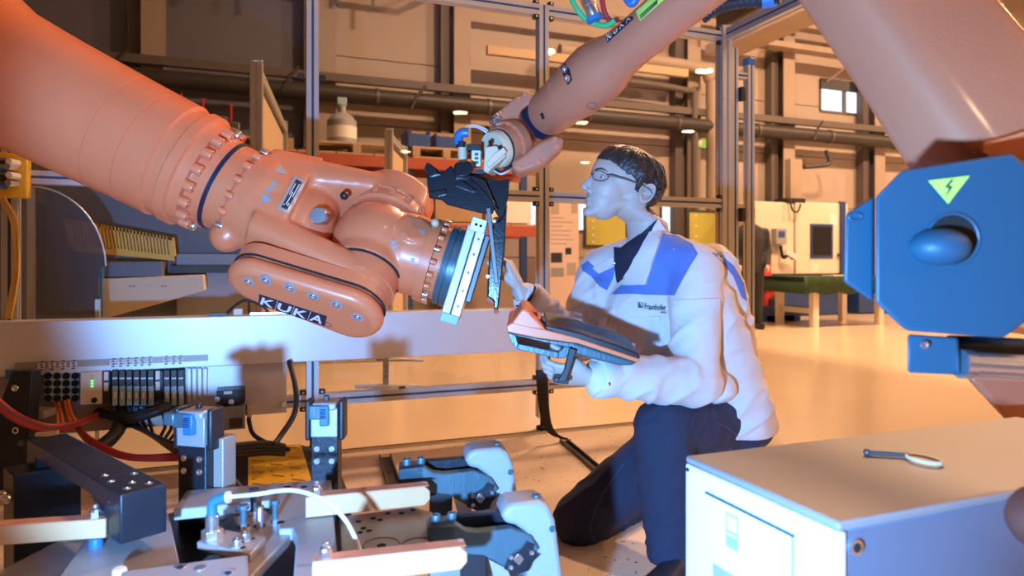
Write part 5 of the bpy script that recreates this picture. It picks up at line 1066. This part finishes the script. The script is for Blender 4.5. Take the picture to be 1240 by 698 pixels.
# ================================================================ kneeling man
man = root('person', 'kneeling person in white and blue work jacket holding a control panel', 'person', PZ(790, 690, 0))
EAR = P(782, 233, 2.155)
hf_ = D(-.925, .31, -.22).normalized(); hu_ = D(.31, .95, .02); hu_ = (hu_-hf_*hu_.dot(hf_)).normalized(); hs_ = hu_.cross(hf_); hs_ = hs_ if hs_.dot(FW) < 0 else -hs_   # face forward, crown, side toward the camera
EAR = EAR
HSC = .96
HO = EAR - hs_*.078*HSC                        # mid plane of the head at the ear
def H(f, u, s): return HO + (hf_*f + hu_*u + hs_*s)*HSC
def cap(mb, a, b, ra, rb_, n=14):
    a, b = V(a), V(b); mb.sph(a, ra, n, 8); mb.sph(b, rb_, n, 8); mb.lathe(a, b-a, [(0, ra), ((b-a).length, rb_)], n)
def hand(mb, w, f, n, th, curls, sc=1.0, spread=.0, thumb=(.5, .85, .1), tb=.5):
    f = V(f).normalized(); n = V(n); n = (n-f*n.dot(f)).normalized(); t = V(th); t = (t-f*t.dot(f)-n*t.dot(n)).normalized()
    mb.loft([(w-f*.03*sc, t*.027*sc, n*.021*sc), (w, t*.028*sc, n*.020*sc), (w+f*.03*sc, t*.037*sc, n*.019*sc), (w+f*.065*sc, t*.043*sc, n*.016*sc), (w+f*.095*sc, t*.042*sc, n*.0125*sc)], 20)
    for i, (off, L) in enumerate(((.032, .071), (.011, .079), (-.011, .074), (-.031, .058))):
        p = w+f*(.088-.004*abs(i-1))*sc+t*off*sc; ang = 0; rr = (.0088-.0006*(i == 3))*sc
        side = t
        for k, q in enumerate((.45, .32, .23)):
            ang += curls[i][k]; d_ = (f*math.cos(ang)+n*math.sin(ang)+t*(off*spread)).normalized(); e = p+d_*(L*q*sc)
            cap(mb, p, e, rr, rr*.93, 12); p = e; rr *= .93
    p = w+f*.025*sc+t*.026*sc+n*.006*sc; d0 = (f*thumb[0]+t*thumb[1]+n*thumb[2]).normalized(); e = p+d0*.042*sc; cap(mb, p, e, .013*sc, .0105*sc, 12)
    d1 = (d0+f*tb+n*.25).normalized(); g = e+d1*.032*sc; cap(mb, e, g, .0105*sc, .0095*sc, 12); d2 = (d1+f*.3).normalized(); cap(mb, g, g+d2*.025*sc, .0095*sc, .008*sc, 12)
LSh, LEl, LWr = P(842, 328, 2.12), P(842, 462, 2.02), P(716, 457, 1.865)
RSh, REl, RWr = P(726, 330, 2.40), P(700, 415, 2.32), P(629, 352, 2.215)
HipL, KnL, AnL = P(878, 505, 2.25), P(803, 518, 2.0), P(812, 688, 1.97)
HipR, KnR, AnR = P(846, 515, 2.32), P(702, 630, 2.33), P(786, 597, 2.62)
lat = (LSh-RSh); lat.z = 0; lat.normalize(); chn = UP.cross(lat)
if chn.dot(RT) > 0: chn = -chn
mb = MB()
# head
mb.ell(H(.052, .035, 0), hf_*(.122*HSC), hu_*(.088*HSC), hs_*(.078*HSC), 36, 22)
mb.ell(H(.10, -.005, 0), hf_*(.072*HSC), hu_*(.085*HSC), hs_*(.066*HSC), 28, 18)
mb.ell(H(.10, -.055, 0), hf_*(.062*HSC), hu_*(.072*HSC), hs_*(.056*HSC), 28, 18)
mb.loft([(H(.03, -.040, 0), hu_*(.034*HSC), hs_*(.060*HSC)), (H(.08, -.068, 0), hu_*(.038*HSC), hs_*(.055*HSC)), (H(.13, -.098, 0), hu_*(.03*HSC), hs_*(.036*HSC)), (H(.15, -.112, 0), hu_*(.019*HSC), hs_*(.018*HSC))], 20)
mb.ell(H(.140, -.113, 0), hf_*(.021*HSC), hu_*(.019*HSC), hs_*(.022*HSC))
mb.loft([(H(.158, .010, 0), hf_*(.010*HSC), hs_*(.010*HSC)), (H(.171, -.012, 0), hf_*(.012*HSC), hs_*(.0095*HSC)), (H(.182, -.036, 0), hf_*(.013*HSC), hs_*(.0125*HSC)), (H(.178, -.05, 0), hf_*(.012*HSC), hs_*(.013*HSC))], 14)
mb.ell(H(.185, -.042, 0), hf_*(.0095*HSC), hu_*(.0095*HSC), hs_*(.010*HSC), 14, 8)
for s in (-1, 1):
    mb.ell(H(.168, -.050, s*.012), hf_*(.012*HSC), hu_*(.008*HSC), hs_*(.008*HSC), 12, 8)
    mb.ell(H(.105, -.022, s*.036), hf_*(.034*HSC), hu_*(.024*HSC), hs_*(.024*HSC), 16, 10); mb.ell(H(.150, .022, s*.03), hf_*(.018*HSC), hu_*(.0085*HSC), hs_*(.026*HSC), 14, 8)
mb.ell(H(.158, -.075, 0), hf_*(.0085*HSC), hu_*(.0075*HSC), hs_*(.021*HSC), 14, 8); mb.ell(H(.154, -.089, 0), hf_*(.0085*HSC), hu_*(.0075*HSC), hs_*(.018*HSC), 14, 8)
for s in (-1, 1):   # ears
    c = H(-.004, -.002, s*.078); er = [(c+hu_*(.031*HSC)*math.sin(a)+hf_*(.018*math.cos(a)-.006*math.sin(a))+hs_*(s*(.006-.004*math.cos(a)))) for a in [i*math.pi*2/18 for i in range(18)]]
    mb.tube(er+er[:1], .0062, 8); mb.ell(c, hu_*(.027*HSC), hf_*(.016*HSC), hs_*(.006*HSC), 14, 8); mb.ell(c-hu_*(.03*HSC)+hf_*(.008*HSC), hu_*(.011*HSC), hf_*(.009*HSC), hs_*(.007*HSC), 12, 8)
# neck and trunk
NB = P(786, 292, 2.235)
mb.loft([(H(.022, .0, 0), hf_*.07, hs_*.062), (H(.026, -.06, 0), D(-.066, 0, 0), hs_*.057), (NB+UP*.06-RT*.008, D(-.064, 0, 0), hs_*.058), (NB, D(-.066, 0, 0), hs_*.064), (NB-UP*.05, lat*.13, chn*.08)], 24)
mb.loft([(P(795, 312, 2.25), lat*.14, chn*.085), (P(800, 350, 2.25), lat*.175, chn*.11), (P(835, 420, 2.27), lat*.16, chn*.11), (P(862, 500, 2.28), lat*.16, chn*.11), (P(864, 525, 2.28), lat*.12, chn*.09)], 24)
for A_, B_, C_ in ((LSh, LEl, LWr), (RSh, REl, RWr)): cap(mb, A_, B_, .055, .042); cap(mb, B_, C_, .042, .028)
for A_, B_, C_ in ((HipL, KnL, AnL), (HipR, KnR, AnR)): cap(mb, A_, B_, .075, .055); cap(mb, B_, C_, .055, .04)
hand(mb, RWr, D(-.36, .92, .05), D(-.90, -.35, .15), -FW, [(.55, 1.25, .7), (.6, 1.3, .7), (.65, 1.3, .7), (.7, 1.3, .7)], 1.08, thumb=(.85, .35, .45))
hand(mb, LWr, D(-.98, .10, .02), D(.05, .72, .68), D(0, .7, -.7), [(.30, .9, .7), (.35, .95, .7), (.4, 1.0, .7), (.45, 1.0, .7)], 1.08, thumb=(.75, .6, .2))
body = voxel(mb, .0036, 6, .5)
bvhB0 = bvh_of(body)
# facial relief: sockets, nostrils, mouth line, ear bowl, cheek
feat = [((.148, .003, .033), .015, -.010), ((.148, .003, -.033), .015, -.010), ((.172, -.056, .010), .0045, -.006), ((.172, -.056, -.010), .0045, -.006), ((-.002, .002, .083), .010, -.013),
        ((.160, -.101, 0), .010, -.004), ((.135, .05, .05), .03, -.004)]
fw = [(H(*c), s, a) for c, s, a in feat]; mc = H(.05, 0, 0)
nor = [v.normal.copy() for v in body.vertices]
for v in body.vertices:
    if (v.co-mc).length < .2:
        off = 0
        for c, s, a in fw:
            d2 = (v.co-c).length_squared
            if d2 < 9*s*s: off += a*math.exp(-d2/(2*s*s))
        q = v.co-HO; f_, u_, s_ = q.dot(hf_)/HSC, q.dot(hu_)/HSC, q.dot(hs_)/HSC
        if f_ > .12 and abs(s_) < .03: off -= .0035*math.exp(-((u_+.082)/.0022)**2)
        if off: v.co += nor[v.index]*off
body.update()
bob = meshobj('body', body, 'skin', man, smooth=180)
Lm = org(man); bvB = BVHTree.FromPolygons([v.co+Lm for v in body.vertices], [tuple(p.vertices) for p in body.polygons])
# eyes, brow, glasses
for s in (1, -1):
    c = H(.136, .003, s*.032); e = MB().sph(c, .0125, 18, 12).build('eye', 'eye', man); dn = (hf_*.96+hs_*(.12*s)-hu_*.02).normalized()
    MB().lathe(c, dn, [(.0105, .0062), (.0126, .005), (.013, .003)], 16).build('iris', 'iris', e)
    for zz, w_ in ((.0085, .0026), (-.0075, .002)):
        MB().tube([H(.136+.0135*math.cos(a)*math.cos(.25), .003+zz*(1-.55*(abs(a)/1.1)**2), s*(.032+.0135*math.sin(a))) for a in [-1.0+.2*i for i in range(11)]], w_, 6).build('eyelid', 'skin', e)
    bp_ = []
    for f_, u_, s_ in ((.165, .022, .012), (.16, .026, .024), (.15, .028, .038), (.135, .024, .05)):
        h, nn, _, dd = bvB.find_nearest(H(f_, u_, s*s_)); bp_.append(h+nn*.0008)
    MB().tube(spline(bp_, 4), [.0012+.0018*math.sin(math.pi*min(1, i/12+.12)) for i in range(13)], 8).build('eyebrow', 'hair', man)
lp_ = []
for s_ in (-.021, -.012, 0, .012, .021):
    h, nn, _, dd = bvB.find_nearest(H(.175, -.082-.004*abs(s_)/.02, s_)); lp_.append(h+nn*.0004)
MB().tube(spline(lp_, 4), [.0008+.0016*math.sin(math.pi*i/16) for i in range(17)], 8).build('mouth_line', 'lip', man)
def lensring(s): return [H(.170-.010*(math.cos(a)*.5+.5)-.026*(math.cos(a)*.5+.5)**2, .004+.0165*math.sin(a)-.002*math.cos(a), s*(.038+.028*math.cos(a))) for a in [i*math.pi/12 for i in range(25)]]
gf = None
for s in (1, -1):
    rg = lensring(s); o_ = MB().tube(rg, .0011, 6).build('glasses_rim', 'darksteel', man); mbl = MB(); n_ = len(rg)-1; cc = sum(rg[:-1], V())/n_+hf_*.002
    mbl.add(rg[:-1]+[cc], [(i, (i+1) % n_, n_) for i in range(n_)]); mbl.build('lens', 'lens', o_, smooth=180)
    MB().tube([H(.140, .010, s*.064), H(.128, .014, s*.070), H(.08, .018, s*.080), H(.02, .018, s*.082), H(-.012, .012, s*.082), H(-.025, -.004, s*.08)], [.0022, .0042, .0034, .0022, .002, .002], 8).build('temple_arm', 'darksteel', man)
MB().tube([H(.168, .008, .012), H(.173, .011, 0), H(.168, .008, -.012)], .0012, 6).build('glasses_bridge', 'darksteel', man)
# hair: a shell over the scalp with combed locks
def hline(f):
    pts = [(-.12, -.05), (-.035, -.055), (-.024, -.02), (-.015, .030), (.018, .028), (.022, -.004), (.036, -.004), (.046, .026), (.085, .040), (.12, .056), (.15, .063), (.2, .066)]
    for (a, b), (c, d_) in zip(pts, pts[1:]):
        if a <= f <= c: return b+(d_-b)*(f-a)/(c-a)
    return .07
sel = []
for p in body.polygons:
    q = p.center+Lm-HO; f_, u_, s_ = q.dot(hf_)/HSC, q.dot(hu_)/HSC, q.dot(hs_)/HSC
    jit = .005*noise.noise(p.center*55)+.004*noise.noise(p.center*140); u_ += jit
    if f_*f_+u_*u_ < .06 and u_ > hline(f_) and abs(s_) < .11 and f_ < .20 and f_ > -.10 and not (abs(s_) > .074 and -.026 < f_ < .02 and u_ < .034): sel.append(p)
idx = {}; ov = []; iv = []; fs = []; cnt = {}
for p in sel:
    for v in p.vertices:
        if v not in idx:
            idx[v] = len(ov); co = body.vertices[v].co+Lm; nn = nor[v]; q = co-HO; f_, u_ = q.dot(hf_)/HSC, q.dot(hu_)/HSC
            edge = max(0, min(1, (u_-hline(f_))/.045)); th = .0015+.017*edge**.8
            al = (co-H(.02, .11, 0)); st = noise.noise(V((al.normalized().dot(hs_)*26, al.normalized().dot(hf_)*26, al.length*7)))
            ov.append(co+nn*(th+.0055*st*edge)); iv.append(co-nn*.003)
    k = [idx[v] for v in p.vertices]; fs.append(k)
    for i in range(len(k)):
        e = (k[i], k[(i+1) % len(k)]); cnt[tuple(sorted(e))] = cnt.get(tuple(sorted(e)), 0)+1
n_ = len(ov); hm = MB(); hm.add(ov+iv, fs+[[i+n_ for i in f[::-1]] for f in fs]+[(a, b, b+n_, a+n_) for (a, b), c in cnt.items() if c == 1])
hsh = hm.build('hair', 'hair', man, smooth=180)
random.seed(5); lk = MB()
bvH = BVHTree.FromPolygons([v.co+Lm for v in hsh.data.vertices], [tuple(p.vertices) for p in hsh.data.polygons])
for k in range(260):
    a = random.uniform(0, 2*math.pi); d0 = (hf_*math.cos(a)*1.1+hs_*math.sin(a)); st = H(.02, .12, 0)+hf_*random.uniform(-.05, .07)+hs_*random.uniform(-.05, .05)
    pts = []; L = random.uniform(.05, .13); tw = random.uniform(-.5, .5)
    for i in range(6):
        q = st+(d0*(L*i/5))-hu_*((i/5)**2*L*.8)+hs_.cross(d0)*0+D(tw*.01*i, 0, 0)
        h, nn, _, dd = bvH.find_nearest(q)
        if h is None: continue
        w_ = h-HO
        if w_.dot(hu_)/HSC < hline(w_.dot(hf_)/HSC)+.002 and len(pts) > 1: pts.append(h+(q-h)*.15+nn*.001); break
        pts.append(h+nn*.0022)
    if len(pts) > 2: m_ = len(pts); lk.tube(pts, [.0038*(1-.75*abs(2*i/(m_-1)-.6)) for i in range(m_)], 5)
lk.build('hair_locks', 'hair', hsh, smooth=180, kind='stuff')
# ---------------------------------------------------------------- trousers
mb = MB()
def leg(mb, A_, B_, C_, r0, r1, r2):
    for i in range(9): t = i/8; mb.sph(A_.lerp(B_, t), r0+(r1-r0)*t, 18, 12)
    mb.lathe(A_, B_-A_, [(0, r0), ((B_-A_).length, r1)], 24); mb.lathe(B_, C_-B_, [(0, r1), ((C_-B_).length*.45, (r1+r2)/2+.008), ((C_-B_).length, r2)], 24)
leg(mb, HipL, KnL, AnL+UP*.02, .112, .086, .062); leg(mb, HipR, KnR, AnR, .112, .094, .066); mb.ell(P(868, 508, 2.30), lat*.19, chn*.15, UP*.12, 28, 18)
mb.loft([(P(868, 505, 2.28), lat*.18, chn*.14), (P(866, 470, 2.28), lat*.17, chn*.125)], 24)
tr = voxel(mb, .008, 8, .5)
def wrinkle(me, amp, sc, stretch, keep=None):
    nor = [v.normal.copy() for v in me.vertices]
    for v in me.vertices:
        c = v.co.copy(); q = V((c.dot(stretch[0])*sc*stretch[1], c.x*sc, c.y*sc+c.z*sc*.6)); n1 = noise.noise(q); n2 = noise.noise(q*2.3+V((5, 1, 2)))
        r_ = max(0, 1-abs(n1)*2.6)**1.6+n2*.35-.2; w_ = keep(c) if keep else 1
        v.co = c+nor[v.index]*(amp*r_*w_)
wrinkle(tr, .0055, 13, (D(-.6, .8, 0), 1.8))
bvT = bvh_of(tr); trs = meshobj('jeans', tr, 'jeans', man, smooth=180)
for ln in ([(757, 560), (730, 600), (715, 640), (722, 660)], [(845, 520), (862, 512), (880, 518), (895, 530)], [(838, 523), (842, 540), (846, 560)]):
    MB().tube([cast(bvT, q.x, q.y, .001, 2.2)[0] for q in spline([(x, y, 0) for x, y in ln], 6)], .0012, 5).build('seam', 'stitch', trs)
# shoes
def shoe(heel, d_, name='shoe'):
    d_ = V(d_); d_.z = 0; d_.normalize(); s = UP.cross(d_); m = MB()
    m.loft([(heel+d_*x+UP*(z), s*w, UP*h) for x, w, h, z in ((-.02, .03, .03, .04), (0, .04, .045, .05), (.06, .043, .06, .062), (.12, .045, .045, .05), (.19, .05, .032, .038), (.25, .042, .026, .032), (.275, .02, .015, .025))], 20)
    o_ = meshobj(name, voxel(m, .007, 4), 'black', man, smooth=180); MB().loft([(heel+d_*x+UP*.008, s*w, UP*.008) for x, w in ((-.025, .03), (0, .042), (.1, .044), (.19, .053), (.26, .042), (.285, .015))], 14, power=.6).build('sole', 'rubber', o_)
shoe(V((AnL.x, AnL.y, 0))+RT*.05, D(-.75, 0, -.65)); 
hr = V((AnR.x, AnR.y, 0)); tdir = (AnR-KnR); tdir.z = 0; tdir.normalize()
shoe(hr+tdir*.02, tdir)
# ---------------------------------------------------------------- jacket
mb = MB()
mb.loft([(P(872, 520, 2.28), lat*.185, chn*.145), (P(866, 490, 2.28), lat*.195, chn*.15), (P(852, 450, 2.27), lat*.19, chn*.145), (P(834, 400, 2.26), lat*.195, chn*.145), (P(812, 350, 2.25), lat*.205, chn*.145), (P(798, 318, 2.25), lat*.19, chn*.12), (P(788, 298, 2.245), lat*.12, chn*.095)], 36)
for i in range(9):
    t = i/8; mb.sph(LSh.lerp(LEl, t), .083-.012*t, 20, 14); mb.sph(RSh.lerp(REl, t), .074-.008*t, 20, 14)
    mb.sph(LEl.lerp(LWr, t*.93), .076-.026*t, 20, 14); mb.sph(REl.lerp(RWr, t*.83), .066-.015*t, 20, 14)
mb.lathe(LSh, LEl-LSh, [(0, .083), ((LEl-LSh).length, .071)], 24); mb.lathe(LEl, LWr-LEl, [(0, .075), ((LWr-LEl).length*.95, .050)], 24)
mb.lathe(RSh, REl-RSh, [(0, .074), ((REl-RSh).length, .066)], 24); mb.lathe(REl, RWr-REl, [(0, .066), ((RWr-REl).length*.87, .051)], 24)
cap(mb, NB-UP*.03, LSh+UP*.005, .075, .08, 20); cap(mb, NB-UP*.035, RSh+UP*.01, .07, .072, 20); cap(mb, P(862, 328, 2.24), P(876, 395, 2.30), .088, .10, 20); cap(mb, P(876, 395, 2.30), P(886, 480, 2.30), .10, .105, 20); mb.ell(P(868, 470, 2.1), RT*.05, UP*.05, FW*.07)
mb.ell(P(772, 390, 2.27), RT*.12, UP*.16, FW*.12); mb.ell(P(742, 365, 2.34), RT*.09, UP*.11, FW*.09); mb.ell(P(800, 440, 2.25), RT*.13, UP*.12, FW*.12)
jk = voxel(mb, .0075, 7, .5)
def jkeep(c):
    q = c-CAM; d_ = q.dot(FW); px = 620+FP*q.dot(RT)/d_; py = 320-FP*q.z/d_
    w_ = .55
    if py > 370: w_ = 1.0
    if px < 725 and py > 330: w_ = 1.1
    if 745 < px < 810 and py < 395: w_ = .25
    return w_
wrinkle(jk, .010, 8, (D(-.55, .75, .2), 2.0), jkeep)
jo = None; bvJ = bvh_of(jk)
jk.calc_loop_triangles(); bvC = BVHTree.FromPolygons([v.co.copy() for v in jk.vertices]+[v.co+Lm for v in body.vertices], [tuple(t.vertices) for t in jk.loop_triangles]+[tuple(i+len(jk.vertices) for i in p.vertices) for p in body.polygons]); jo = meshobj('jacket', jk, 'jacket', man, smooth=180)
def jp(poly, name, m, off=.003, th=.003, d=2.12, step=4, parent=None, bv=None): return patch(bv or bvJ, poly, off, th, d, step).build(name, m, parent or jo, smooth=60)
jp([(803, 283), (820, 286), (838, 296), (845, 308), (836, 322), (826, 340), (817, 358), (790, 357), (762, 356), (740, 357), (752, 346), (783, 345)], 'shoulder_yoke', 'yoke', .002, .003)
jp([(704, 322), (712, 316), (722, 325), (727, 331), (746, 322), (742, 338), (735, 352), (726, 347), (716, 335), (706, 328)], 'shoulder_yoke', 'yoke', .002, .003, 2.3)
jp([(862, 306), (872, 309), (888, 322), (900, 343), (904, 365), (898, 360), (888, 335), (874, 317)], 'blue_sleeve_band', 'yoke', .002, .003, 2.15)
jp([(744, 300), (752, 301), (778, 282), (795, 266), (800, 272), (770, 326), (748, 343), (744, 320)], 'navy_shirt', 'shirt', .004, .006, 2.13, 3, None, bvC)
jp([(795, 266), (803, 279), (796, 305), (783, 345), (758, 336), (776, 305), (788, 282)], 'collar_leaf', 'jacket', .013, .007, 2.12, 4, None, bvC)
jp([(744, 312), (746, 319), (728, 331), (720, 324)], 'collar_leaf', 'jacket', .012, .005, 2.25, 4)
jp([(817, 364), (870, 362), (869, 382), (842, 391), (819, 389)], 'sleeve_pocket_flap', 'jacket', .007, .006, 2.06, 4)
jp([(756, 386), (800, 383), (798, 412), (765, 414)], 'chest_pocket', 'jacket', .004, .004, 2.1, 5)
jp([(713, 372), (738, 378), (736, 394), (712, 385)], 'chest_pocket_flap', 'jacket', .004, .004, 2.25, 5)
jp([(741, 357), (745, 357), (752, 440), (748, 440)], 'front_placket', 'jacket', .004, .004, 2.15, 5)
em = jp([(772.5, 366.5), (779, 366.8), (779, 373.5), (772.5, 373.2)], 'logo_emblem', 'teal', .0035, .001, 2.12, 5)
for k in range(3): jp([(774+k*1.6, 367), (774.8+k*1.6, 367), (778, 370+k), (777.5, 371+k)], 'emblem_stripe', 'jacket', .0042, .0005, 2.12, 5, em)
textpx('Fraunhofer', bvJ, (780.5, 374.8), (26.5, .8), (.2, -7.2), .0042, 2.12).build('lettering', 'ink', jo, smooth=0)
textpx('IWU', bvJ, (800.5, 379.2), (7, .2), (0, -2.6), .0042, 2.12).build('lettering', 'ink', jo, smooth=0)
# cuffs
for E_, W_, r_, sp_ in ((LEl, LWr, .0525, .0), (REl, RWr, .0535, .04)):
    ax = (W_-E_).normalized(); L = (W_-E_).length*(.96 if E_ is LEl else .87)
    cu = MB().lathe(E_, ax, [(L-.055, r_+.001), (L-.03, r_+.0045), (L, r_+.0045), (L+.004, r_), (L+.004, r_-.008), (L-.02, r_-.010)], 36, cap=False).build('cuff', 'jacket', jo, smooth=50)
    if E_ is REl: MB().lathe(E_, ax, [(L-.01, r_-.006), (L+.012, r_-.008), (L+.013, r_-.014), (L-.01, r_-.016)], 32, cap=False).build('shirt_cuff', 'shirt', jo, smooth=50)
for px, py, d_ in ((737, 465, 1.83), (614.5, 368, 2.17), (744, 319, 2.2), (732, 477, 1.83)):
    h, nn = cast(bvJ, px, py, .004, d_); MB().lathe(h, nn, [(-.004, .0055), (.001, .0055), (.002, .004)], 14).build('snap_button', 'steel', jo)
# ---------------------------------------------------------------- control panel in his left hand
pn = root('control_pendant', 'orange and black robot control panel held in one hand', 'control panel', P(690, 445, 1.86))
dv = D(.03, .10, .99).normalized()
def pslab(poly, d0, dep, name, m, bevel=.004, seg=3, v=dv, parent=pn): return MB().prism([P(x, y, d0) for x, y in poly], v*dep).build(name, m, parent, bevel=bevel, seg=seg)
pslab([(660, 393), (703, 403), (750, 418.5), (774.5, 429), (775, 437), (700, 412), (660, 400)], 1.80, .20, 'upper_shell', 'black', .005)
ob = pslab([(613.5, 395), (620, 391), (660, 399.5), (698, 409.5), (775.5, 435.5), (772, 439.5), (700, 416.5), (651, 410), (614, 402.5)], 1.792, .215, 'orange_band', 'orange', .003)
pslab([(619, 393), (631, 375.5), (635, 374.5), (639, 377), (661, 400), (640, 398)], 1.792, .17, 'emergency_stop_hood', 'orange', .006, 4)
pslab([(637, 376), (650, 378), (652, 386), (646, 386)], 1.86, .06, 'hood_inside', 'red', .003)
pslab([(655, 385), (660, 385), (662, 394), (655, 393)], 1.85, .03, 'knob', 'black', .002)
pslab([(690, 414), (700, 416.5), (772, 439.5), (765, 443), (751, 443.5), (720, 436), (694, 429)], 1.80, .19, 'lower_shell', 'teal', .006)
mbh = MB()
# handle loop made of four slabs around the grip opening
for poly in ([(614.5, 403), (652, 410.5), (696, 416.5), (690, 421), (684, 420), (650, 412.5), (624, 406)], [(614.5, 403), (624, 406), (627.5, 416.5), (625.5, 423), (620, 416)], [(625.5, 423), (627.5, 416.5), (676, 427), (676, 435)], [(676, 435), (676, 427), (684, 420), (691, 421), (690, 427), (684.5, 434)]):
    pslab(poly, 1.80, .10, 'grip_loop', 'teal', .002)
pslab([(690, 421), (699, 424), (686, 463), (675, 463), (683, 450)], 1.785, .02, 'hand_strap', 'black', .003, v=FW); pslab([(672, 457), (690, 459), (688, 466), (670, 464)], 1.79, .06, 'strap_buckle', 'black', .003, v=FW)
# ================================================================ standing person at the back
fp_ = PZ(908, 398, 0); r = root('person', 'standing person in a dark suit half hidden by the gate', 'person', fp_)
mb = MB(); B = fp_
for s in (-1, 1): cap(mb, B+RT*(.11*s)+UP*.88, B+RT*(.12*s)+UP*.48, .10, .075); cap(mb, B+RT*(.12*s)+UP*.48, B+RT*(.12*s)+UP*.1, .075, .06)
mb.loft([(B+UP*.80, RT*.18, FW*.12), (B+UP*1.05, RT*.18, FW*.12), (B+UP*1.3, RT*.22, FW*.13), (B+UP*1.45, RT*.2, FW*.1), (B+UP*1.52, RT*.08, FW*.07)], 20)
for s in (-1, 1): cap(mb, B+RT*(.22*s)+UP*1.4, B+RT*(.27*s)+UP*1.12+FW*.02, .065, .055); cap(mb, B+RT*(.27*s)+UP*1.12, B+RT*(.2*s)-FW*.12+UP*.92, .055, .04)
meshobj('suit', voxel(mb, .02, 4), 'suit', r, smooth=180)
mb = MB(); mb.ell(B+UP*1.66, RT*.075, FW*.095, UP*.12); mb.cyl(B+UP*1.48, B+UP*1.6, .055, 16); mb.ell(B+UP*1.64-FW*.09, RT*.015, FW*.02, UP*.025)
for s in (-1, 1): mb.ell(B+RT*(.08*s)+UP*1.65, RT*.01, FW*.02, UP*.03); mb.ell(B+RT*(.2*s)-FW*.15+UP*.87, RT*.035, FW*.035, UP*.06)
meshobj('body', voxel(mb, .012, 3), 'skin', r, smooth=180)
MB().ell(B+UP*1.70+FW*.015, RT*.082, FW*.1, UP*.1).build('hair', 'hair', r)
for s in (-1, 1): MB().loft([(B+RT*(.12*s)+FW*(.08-x)+UP*.045, RT*w, UP*.045) for x, w in ((0, .04), (.1, .05), (.22, .05), (.28, .025))], 14).build('shoe', 'black', r)

bpy.data.scenes.remove(TMP)
